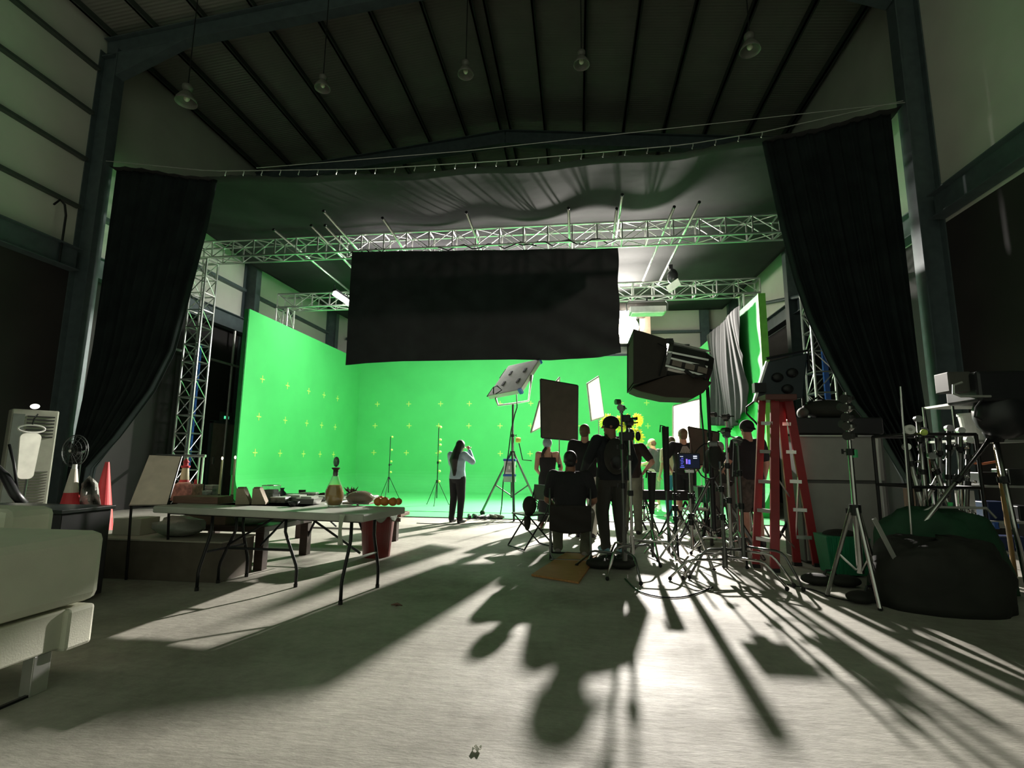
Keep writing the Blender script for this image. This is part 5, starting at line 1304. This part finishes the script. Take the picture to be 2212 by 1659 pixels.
# white hanging mirror / ring lamp in front
c = at(60, 985, 6.0)
t = thing('hanging_plaque', 'white rounded plaque with a ring handle before the air conditioner', 'plaque', (c.x, 6.0, 0))
def rr(w0, w1, h_, c, th, n=8):
    pts = []
    for (cx_, cz, a0) in ((w1-.06, h_/2-.06, 0), (-w1+.06, h_/2-.06, PI/2), (-w0+.06, -h_/2+.06, PI), (w0-.06, -h_/2+.06, 1.5*PI)):
        for k in range(n+1):
            a = a0+PI/2*k/n; q = cx_+.06*math.cos(a); pts.append(c+V((q*.35, q*.94, cz+.06*math.sin(a))))
    o_ = V((.94, -.35, 0))*th
    return [[p-o_ for p in pts], [p+o_ for p in pts]]
MB().rings(rr(.085, .11, .60, c, .015)).build('plaque', mat('bright_cream', (.88, .88, .78), .4), t)
rg = [c+V((.14*math.cos(a)*.35, .14*math.cos(a)*.94, .36+.05*math.sin(a))) for a in [2*PI*i/24 for i in range(25)]]
MB().tube(rg, .012, 8).build('ring_handle', WHITE, t)
MB().tube([c+V((0, 0, .41)), c+V((.02, 0, .50)), c+V((0, .05, .56))], .01, 6).build('hook', BLK, t)
MB().tube([c+V((0, .03, -.3)), V((c.x-.02, 6.03, .02))], .012, 8).build('pole', DARKCHROME, t); MB().lathe([(.001, 0), (.18, 0), (.16, .02), (.001, .025)], (c.x-.02, 6.03, 0), 20).build('base', BLK, t)
MB().ell(c+V((0, 0, .66)), (.07, .03, .035)).build('lamp_head', mat('small_lit_lamp', (1, 1, .95), .4, emit=(1, 1, .9), es=1.5), t, smooth=True)
# pedestal fan
c = at(162, 974, 6.9)
t = thing('pedestal_fan', 'dark round wire fan standing behind the banded cone', 'fan', (c.x, 6.9, 0))
for r_ in (.05, .10, .15, .20, .225): MB().tube([c+V((r_*math.cos(a), -.06*(1-(r_/.23)**2), r_*1.05*math.sin(a))) for a in [2*PI*i/28 for i in range(29)]], .004 if r_ < .22 else .008, 6).build('guard_ring', mat('fan_wire', (.05, .06, .055), .5, .3), t)
for i in range(16):
    a = 2*PI*i/16; MB().tube([c+V((0, -.07, 0)), c+V((.22*math.cos(a), 0, .235*math.sin(a)))], .003, 5).build('guard_wire', MATS['fan_wire'], t)
for i in range(3):
    a = 2*PI*i/3+.4; M3 = Matrix.Rotation(-a, 3, 'Y'); mb = MB()
    mb.loft([c+M3 @ V((.02, 0, 0)), c+M3 @ V((.1, .01, .0)), c+M3 @ V((.19, .02, 0))], [(.02, .004), (.06, .004), (.05, .004)], M3 @ V((0, .3, 1)), 10); mb.build('blade', BLK, t)
MB().ell(c+V((0, .05, 0)), (.06, .1, .06)).build('motor', BLK, t, smooth=True); MB().ell(c+V((0, -.08, 0)), (.022, .01, .022)).build('badge', WHITE, t, smooth=True)
MB().tube([(c.x, 7.0, .03), (c.x, 7.0, c.z)], .02, 8).build('pole', BLK, t); MB().lathe([(.001, 0), (.22, 0), (.2, .03), (.001, .035)], (c.x, 7.0, 0), 22).build('base', BLK, t)
# dark loop cable reel at left edge
c = at(28, 1052, 5.4)
t = thing('office_chair', 'dark curved chair back and arm at the left edge', 'chair', (c.x, 5.4, 0))
MB().tube([at(-10, 1010, 5.4), at(12, 1030, 5.35), at(30, 1065, 5.35), at(52, 1090, 5.4)], .05, 10).build('backrest', BLKP, t, smooth=True)
MB().tube([at(20, 960, 5.4), at(30, 1000, 5.4), at(38, 1060, 5.4)], .015, 8).build('arm', BLK, t, smooth=True)
MB().ell(at(22, 1095, 5.4), (.30, .22, .05)).build('seat', BLKP, t, smooth=True); MB().tube([V((c.x, 5.4, .03)), V((c.x, 5.4, .5))], .03).build('post', DARKCHROME, t)

# ------------------------------------------------------------------ folding tables
TZ = .74
def folding_table(label, loc, rz, L=2.32, W=.75, legs=(-.82, .86)):
    r = thing('folding_table', label, 'table', loc, rz, 'grey-white folding tables')
    MB().box((-L/2, -W/2, TZ-.062), (L/2, W/2, TZ)).build('tabletop', TABLETOP, r, False, bevel=.012)
    MB().box((-L/2+.10, -W/2+.09, TZ-.08), (L/2-.10, -W/2+.11, TZ-.062)).box((-L/2+.10, W/2-.11, TZ-.08), (L/2-.10, W/2-.09, TZ-.062)).build('side_rail', BLK, r, False)
    for k, x in enumerate(legs):
        for s in (-1, 1):
            y = (W/2-.10)*s
            MB().tube([(x, y*.70, TZ-.07), (x, y*.70, .50), (x, y*.74, .46), (x, y*1.05, .20), (x, y*1.08, .15), (x, y*1.08, .012)], .0145, 10).build('leg', BLK, r, False, smooth=True)
            MB().lathe([(.001, 0), (.018, 0), (.018, .03), (.001, .03)], (x, y*1.08, 0), 10).build('foot', RUBBER, r, False)
        MB().tube([(x, -(W/2-.10)*.86, .33), (x, (W/2-.10)*.86, .33)], .012, 8).build('cross_bar', BLK if k == 0 else ALU2, r, False)
        sx_ = 1 if x < 0 else -1
        MB().tube([(x+sx_*.62, 0, TZ-.06), (x+sx_*.02, 0, .36)], .011, 8).build('brace', BLK, r, False)
    return r
A_, B_ = fl(330, 1093, TZ), fl(785, 1112, TZ)
dirv = (B_-A_); ang = math.atan2(dirv.y, dirv.x); L1 = dirv.length
nrm_ = V((-math.sin(ang), math.cos(ang), 0)); cen = (A_+B_)/2+nrm_*.375; cen.z = 0
tb = folding_table('front folding table of grey-white plastic loaded with food and props', cen, ang, L1, .75, (-L1/2+.52, L1/2-.22))
tb2 = folding_table('second folding table standing end-on behind the front folding table', (-3.02, 5.55, 0), PI/2-.03, 1.75, .95, (-.80, .72))
# low wooden bench table
bt_z = .46
t = thing('low_wooden_table', 'low dark wooden table with square legs behind the folding tables', 'table', (-4.0, 5.85, 0))
MB().box((-4.75, 5.30, bt_z-.06), (-3.35, 6.42, bt_z)).build('top', WOOD, t, bevel=.006)
for x in (-4.68, -3.42):
    for yy in (5.38, 6.30): MB().box((x-.05, yy-.05, 0), (x+.05, yy+.05, bt_z-.06)).build('leg', WOOD, t, bevel=.004)
t = thing('low_wooden_bench', 'brown slatted low bench running right behind the tables', 'bench', (-3.0, 7.6, 0))
MB().box((-4.3, 7.35, .36), (-2.55, 7.75, .41)).build('top', WOOD2, t, bevel=.004); MB().box((-4.3, 7.33, .30), (-2.55, 7.36, .35)).build('apron', WOOD, t)
for x in (-4.2, -2.7): MB().box((x-.04, 7.5, 0), (x+.04, 7.6, .36)).build('leg', WOOD, t)
t = thing('cardboard_crate', 'large brown box with a pale top under the front folding table', 'box', (-4.4, 4.75, 0))
MB().box((-5.6, 4.76, 0), (-3.44, 5.27, .37)).build('box_body', mat('dark_brown_box', (.10, .085, .065), .8, var=.2), t, bevel=.004)
MB().box((-5.61, 4.75, .37), (-3.43, 5.28, .385)).build('lid', PALECARD, t)
for i, (px, py, w_, d_, h_, m_, lab) in enumerate(((305, 1150, .32, .25, .17, PALECARD, 'pale carton on the big brown box'),)):
    p = fl(px, py, .39); tag(MB().box((p.x-w_/2, 4.95, .386), (p.x+w_/2, 5.2, .386+h_)).build('carton', m_, bevel=.004), lab, 'box')
p = fl(480, 1140, bt_z)
tag(MB().box((-4.35, 5.35, bt_z+.001), (-3.85, 5.75, bt_z+.17)).build('carton', CARD, bevel=.004), 'brown carton on the low wooden table', 'box')
def bagmesh(name, label, c, r, seed):
    c = V(c); mb = MB(); rs = []
    for i in range(11):
        ph = PI*(i/10-.5); ring = []
        for j in range(22):
            th = 2*PI*j/22; k = 1+.28*noise.noise(V((math.cos(th)*2.5+seed, math.sin(th)*2.5, ph*2.2)))
            ring.append(c+V((r[0]*max(.03, math.cos(ph))*math.cos(th)*k, r[1]*max(.03, math.cos(ph))*math.sin(th)*k, r[2]*(1+math.sin(ph)*(k if ph > 0 else 1)))))
        rs.append(ring)
    return tag(MB().rings(rs).build(name, PLASTICBAG, smooth=True), label, 'plastic bag')
bagmesh('plastic_bag', 'crinkled clear plastic bag on the big brown box', (-4.1, 5.0, .386), (.26, .18, .10), 1.3)
bagmesh('plastic_bag', 'crinkled clear plastic bag beside the low table carton', (-3.62, 5.5, bt_z+.001), (.2, .18, .09), 5.2)
bagmesh('plastic_bag', 'flat plastic bag laid over the low table carton', (-4.1, 5.55, bt_z+.172), (.24, .17, .035), 9.2)
tag(MB().box((-3.8, 5.8, bt_z+.001), (-3.4, 6.2, bt_z+.03)).build('paper_stack', PALECARD), 'pale flat papers at the right end of the low table', 'papers')

# red bin
p = V((at(815, 1150, 6.35).x, 6.35, 0))
t = thing('waste_bin', 'dark red plastic bin behind the end of the front table', 'bin', p)
hz = .56
MB().lathe([(.001, .0), (.165, .0), (.215, hz), (.225, hz), (.225, hz-.03), (.232, hz-.03), (.232, hz+.012), (.205, hz+.012), (.16, .02), (.001, .02)], p, 32).build('bin_body', REDPL, t, smooth=False)
mb = MB(); mb.grid(lambda u, v: p+V((.2*math.cos(-1.4+1.7*u)*(1.1+.12*v), .235*math.sin(-1.4+1.7*u)*(1.04+.1*v), hz+.02-.15*v*(.4+.6*abs(math.sin(u*7))))), 22, 8); mb.build('bin_liner', PLASTICBAG, t, solid=.002, smooth=True)
# paper towel hanging off the table
c = at(742, 1118, 4.165); c.z = TZ+.03
tag(MB().grid(lambda u, v: (c.x-.028+.055*u*(1-.4*math.sin(v*PI)), c.y-.02+.02*math.sin(u*4), c.z-.03-.25*v), 4, 12).build('hanging_bag', mat('pale_green_white_cloth', (.50, .55, .44), .7), solid=.006, smooth=True), 'twisted pale plastic strip hanging from the front table edge', 'plastic bag')

# ------------------------------------------------------------------ props on the tables
def tp_(px, py): return fl(px, py, TZ+.001)
Z = TZ+.001
pb = [(276, 1087), (343, 1086), (391, 986), (322, 983)]
a, b = fl(283, 1092, Z), fl(362, 1089, Z)
u_ = V((.1, .5, .74)).normalized()
t = thing('leaning_board', 'framed grey-beige board leaning at the left end of the front table', 'board', a)
A4 = [at(278, 1092, 4.62), at(360, 1091, 4.66), at(391, 986, 5.05), at(322, 983, 5.0)]
mb = MB(); mb.rings([[p for p in A4], [p+V((0, .02, 0)) for p in A4]]); mb.build('board', BOARD, t)
for q in (A4[0], A4[1]): MB().tube([q+V((0, .03, .02)), V((q.x-.05, q.y+.12, .38 if q is A4[1] else 0.0))], .012, 8).build('leg', BLK, t)
for i in range(4): MB().tube([A4[i]+V((0, .01, 0)), A4[(i+1) % 4]+V((0, .01, 0))], .009, 6).build('frame_bar', BLK, t)
p = tp_(418, 1088); x0, x1 = at(373, 1080, p.y).x, at(470, 1080, p.y).x
bh = .068
tag(MB().box((x0, p.y-.0, Z), (x1, p.y+.24, Z+bh)).build('wooden_box', WOOD2, bevel=.004), 'flat brown wooden box near the left of the front table', 'box')
q = at(405, 1073, p.y+.12); zb = Z+bh+.001
x0, x1 = at(372, 1065, p.y+.35).x, at(428, 1065, p.y+.35).x
tag(MB().box((x0, p.y+.26, Z), (x1, p.y+.42, Z+.17)).build('printed_carton', mat('worn_pink_red_card', (.38, .18, .15), .7, var=.5, scale=25), bevel=.003), 'worn pinkish carton carrying the lighthouse ornament', 'box')
c = V((at(397, 1050, p.y+.34).x, p.y+.34, Z+.171))
t = thing('lighthouse_ornament', 'red and cream toy lighthouse standing on the pinkish carton', 'ornament', c)
MB().lathe([(.001, 0), (.062, 0), (.066, .012), (.05, .02), (.001, .02)], c, 20).build('base', mat('pink_white', (.7, .45, .38), .6), t)
MB().lathe([(.05, .02), (.045, .045), (.001, .045)], c, 20).build('red_band', CONERED, t)
MB().lathe([(.044, .045), (.032, .17), (.001, .17)], c, 20).build('tower', mat('cream_paint', (.60, .55, .36), .6), t)
MB().lathe([(.04, .17), (.044, .18), (.044, .19), (.024, .195), (.022, .225), (.034, .228), (.02, .25), (.006, .27), (.001, .27)], c, 20).build('gallery', CONERED, t)
c = V((at(422, 1050, p.y+.36).x, p.y+.36, Z+.171))
tag(MB().lathe([(.001, 0), (.017, 0), (.013, .05), (.001, .05)], c, 14).build('small_red_cup', CONERED, smooth=False), 'tiny upturned red cup right of the toy lighthouse', 'cup')
def glass_box(label, px, py, w_, h_, fill=None):
    p = tp_(px, py); t = thing('glass_jar', label, 'jar', p)
    MB().rings([[p+V((x*w_/2, y*w_/2, z)) for x, y in ((-1, -1), (1, -1), (1, 1), (-1, 1))] for z in (.0, h_)], cap=False).box((p.x-w_/2, p.y-w_/2, p.z), (p.x+w_/2, p.y+w_/2, p.z+.006)).build('glass_wall', GLASS, t, solid=.003)
    MB().tube([p+V((x*w_/2, y*w_/2, h_)) for x, y in ((-1, -1), (1, -1), (1, 1), (-1, 1), (-1, -1))], .004, 6).build('rim', ALU2, t)
    if fill: MB().box((p.x-w_*.42, p.y-w_*.42, p.z+.007), (p.x+w_*.42, p.y+w_*.42, p.z+h_*.75)).build('contents', fill, t, bevel=.01)
glass_box('dark filled glass jar left of the candles', 455, 1081, .09, .16, mat('dark_green_fill', (.03, .05, .04), .5))
glass_box('short pale glass tumbler on the wooden box side', 445, 1084, .06, .11, mat('pale_grey_fill', (.2, .22, .2), .4))
glass_box('square clear glass jar behind the bread cartons', 584, 1084, .13, .17, mat('mixed_grey_fill', (.12, .13, .11), .5, var=.6, scale=40))
def candle(label, px, py, ptop):
    p = tp_(px, py); h_ = at(px, ptop, p.y).z-Z
    t = thing('taper_candle', label, 'candle', p, 0, 'lit taper candles')
    MB().lathe([(.001, 0), (.055, 0), (.06, .006), (.03, .010), (.012, .03), (.010, .05), (.016, .07), (.001, .07)], p, 20).build('holder', BLK, t)
    MB().tube([p+V((0, 0, .06)), p+V((0, 0, h_-.02))], [.012, .009], 12).build('wax', WAX, t)
    MB().ell(p+V((0, 0, h_)), (.009, .009, .016), 10, 7).build('flame', FLAME, t, smooth=True)
candle('lit taper candle on the left, beside the dark jar', 472, 1082, 990)
candle('lit taper candle on the right, before the bread cartons', 500, 1083, 988)
def bread_carton(label, px, py):
    p = tp_(px, py); t = thing('bread_carton', label, 'carton', p, .25, 'wedge shaped bread cartons')
    w_, d_, h_ = .13, .10, .155
    vs = [(-w_/2, 0, 0), (w_/2, 0, 0), (w_/2, d_, 0), (-w_/2, d_, 0), (-w_/2, 0, h_), (0.0, 0, h_), (w_/2, 0, h_*.12), (-w_/2, d_, h_), (0, d_, h_), (w_/2, d_, h_*.12)]
    MB().add(vs, [(0, 3, 2, 1), (0, 1, 6, 5, 4), (3, 7, 8, 9, 2), (4, 5, 8, 7), (5, 6, 9, 8), (1, 2, 9, 6), (0, 4, 7, 3)]).build('carton', mat('tan_bread', (.34, .29, .20), .8, bump=.4, bscale=50), t, False)
    MB().cbox((-.03, .05, h_+.006), (.06, .07, .012)).build('bread_crust', WOOD2, t, False)
bread_carton('wedge carton of bread, left of the two', 523, 1090); bread_carton('wedge carton of bread, right of the two', 558, 1090)
# vase
p = tp_(608, 1080); t = thing('small_vase', 'small dark round vase with flared neck', 'vase', p)
MB().lathe([(.001, 0), (.03, 0), (.05, .04), (.05, .07), (.02, .10), (.018, .115), (.028, .13), (.001, .13)], p, 20).build('vase_body', mat('dark_glaze', (.02, .03, .04), .25), t, smooth=True)
# foil trays, cups
for i, (px, py, w_, lab) in enumerate(((640, 1084, .26, 'left foil food tray on the front table'), (668, 1088, .20, 'right foil food tray beside the decanter'))):
    p = tp_(px, py); t = thing('food_tray', lab, 'tray', p, -.1, 'foil food trays')
    MB().rings([[V((x*w_*.42, y*.06, 0)) for x, y in ((-1, -1), (1, -1), (1, 1), (-1, 1))], [V((x*w_*.5, y*.075, .05)) for x, y in ((-1, -1), (1, -1), (1, 1), (-1, 1))]]).build('tray_body', ALU2, t, False)
    MB().cbox((0, 0, .055), (w_*1.02, .16, .008)).build('lid', mat('frosted_lid', (.5, .55, .48), .4), t, False)
    MB().cbox((0, .0, .067), (w_*.6, .12, .014)).build('upper_lid', mat('frosted_lid', (.5, .55, .48), .4), t, False)
p = tp_(652, 1074); t = thing('small_jar', 'small striped lidded jar at the back of the tables', 'jar', p)
MB().lathe([(.001, 0), (.038, 0), (.038, .06), (.001, .06)], p, 18).build('jar_body', mat('grey_white_jar', (.35, .36, .33), .4), t); MB().lathe([(.04, .06), (.04, .085), (.001, .085)], p, 18).build('lid', BLKP, t)
for i, (dx, dy, r_) in enumerate(((0, 0, .03), (.08, .05, .025), (.15, -.02, .03), (.22, .04, .028), (.28, .0, .032))):
    p = tp_(668, 1074)+V((dx*.8-.05, dy, 0)); tag(MB().ell(p+V((0, 0, r_*.9)), (r_*1.1, r_, r_*.9)).build('snack', mat('dark_brown_fruit', (.05, .03, .025), .6), smooth=True), 'small dark lump of fruit or nuts heaped at the back of the tables', 'food', 'dark snacks heaped behind the trays')
for i, (px, py, w_, h_, lab) in enumerate(((606, 1086, .16, .05, 'shallow clear lidded box of salad behind the bread cartons'), (630, 1077, .20, .045, 'lidded food box at the far left of the second table'), (668, 1077, .17, .06, 'taller lidded food box in the middle of the second table'),
        (693, 1082, .15, .045, 'lidded food box just left of the decanter'))):
    p = tp_(px, py); t = thing('food_box', lab, 'food box', p, .1*i, 'lidded food boxes on the second table')
    MB().cbox((0, 0, h_/2), (w_, w_*.7, h_)).build('box_body', mat('smoky_clear_plastic', (.10, .11, .09), .25, var=.5, scale=30) if i < 4 else PALECARD, t, False, bevel=.006)
    MB().cbox((0, 0, h_+.005), (w_*1.04, w_*.74, .01)).build('lid', mat('frosted_lid', (.5, .55, .48), .4), t, False, bevel=.003)
p = tp_(634, 1094); t = thing('dip_bowl', 'small dark bowl beside the foil trays', 'bowl', p)
MB().lathe([(.001, 0), (.03, 0), (.055, .045), (.05, .045), (.028, .01), (.001, .01)], p, 20).build('bowl_body', BLKP, t, smooth=True)
# decanter
p = tp_(721, 1094)
t = thing('glass_decanter', 'glass decanter of orange juice with a round stopper', 'decanter', p); t.scale = (1.15, 1.15, 1.30)
S_ = .94
pf = [(.001, .003), (.050, .003), (.056, .012), (.075, .045), (.082, .085), (.078, .12), (.060, .16), (.038, .20), (.024, .24), (.021, .28)]
MB().lathe([(r_*S_, z*S_) for r_, z in pf], p, 32).build('glass_body', GLASS, t, smooth=True, solid=.002)
MB().lathe([(.001, .01*S_), (.050*S_, .012*S_), (.071*S_, .045*S_), (.078*S_, .085*S_), (.074*S_, .12*S_), (.060*S_, .15*S_), (.052*S_, .165*S_), (.001, .165*S_)], p, 32).build('juice', JUICE, t, smooth=True)
MB().lathe([(.018, .22), (.021, .265), (.034, .275), (.034, .282), (.016, .284), (.001, .284)], p, 20).build('collar', mat('dark_cork', (.05, .025, .02), .6), t)
MB().ell(p+V((0, 0, .325)), (.026, .02, .038), 14, 10).build('stopper', mat('dark_faceted_glass', (.15, .2, .18), .08, trans=.6), t)
# plant pot
p = tp_(757, 1078); t = thing('dried_plant', 'small pot of dried brown leaves behind the decanter', 'plant', p)
MB().lathe([(.001, 0), (.035, 0), (.05, .07), (.001, .07)], p, 16).build('pot', WOOD, t)
mb = MB(); rnd = random.Random(3)
for i in range(30):
    a = rnd.uniform(0, 6.28); l = rnd.uniform(.04, .085); mb.tube([p+V((0, 0, .06)), p+V((math.cos(a)*l*.6, math.sin(a)*l*.6, .08+rnd.uniform(0, .03))), p+V((math.cos(a)*l, math.sin(a)*l, .10+rnd.uniform(-.02, .04)))], [.004, .010, .002], 5)
mb.build('leaves', mat('brown_leaves', (.07, .04, .02), .8), t)
# bread in plastic bag
p = tp_(768, 1092)+V((.0, .1, 0)); t = thing('bagged_bread', 'loaf of bread in a shiny clear plastic bag', 'bread', p)
MB().ell(p+V((0, 0, .055)), (.125, .08, .052), 18, 10).build('loaf', mat('loaf_crust', (.17, .11, .05), .6), t, smooth=True)
mb = MB(); rs = []
for i in range(11):
    ph = PI*(i/10-.5); rs.append([p+V((.142*max(.03, math.cos(ph))*math.cos(2*PI*j/20)*(1+.1*noise.noise(V((j*.9, i*.7, 0)))), .10*max(.03, math.cos(ph))*math.sin(2*PI*j/20), .068+.066*math.sin(ph)*(1+.2*noise.noise(V((j*.7, i*.9, 3)))))) for j in range(20)])
mb.rings(rs).build('plastic_wrap', mat('clear_wrap', (.8, .85, .8), .08, trans=.92, bump=.8, bscale=18), t, smooth=True)
for i, (px, py, dy, r_, lab) in enumerate(((812, 1088, .18, .043, 'orange nearest the bagged bread'), (828, 1088, .12, .046, 'second orange from the bagged bread'), (822, 1084, .0, .044, 'orange behind the front row'), (846, 1088, .1, .043, 'third orange along the front row'), (857, 1086, .16, .036, 'orange at the table corner'))):
    p = tp_(px, py+6)+V((0, dy*.3, 0)); r2 = thing('orange', lab, 'orange', p, 0, 'oranges at the table corner')
    MB().ell(p+V((0, 0, r_*.96)), (r_, r_, r_*.95), 20, 14).build('peel', ORANGE, r2, smooth=True); MB().ell(p+V((.01, -.01, r_*1.9)), (.006, .006, .004), 8, 5).build('stem_end', WOOD2, r2, smooth=True)
p = tp_(795, 1090)+V((-.12, .05, 0))
tag(MB().box((p.x-.14, p.y-.08, Z), (p.x+.14, p.y+.08, Z+.02)).build('cutting_board', PALECARD, bevel=.004), 'pale flat board with a dark stick behind the oranges', 'board')
tag(MB().tube([(p.x-.12, p.y, Z+.032), (p.x+.10, p.y+.01, Z+.034)], [.008, .012], 8).build('dark_stick', WOOD), 'dark stick resting on the pale flat board', 'stick')
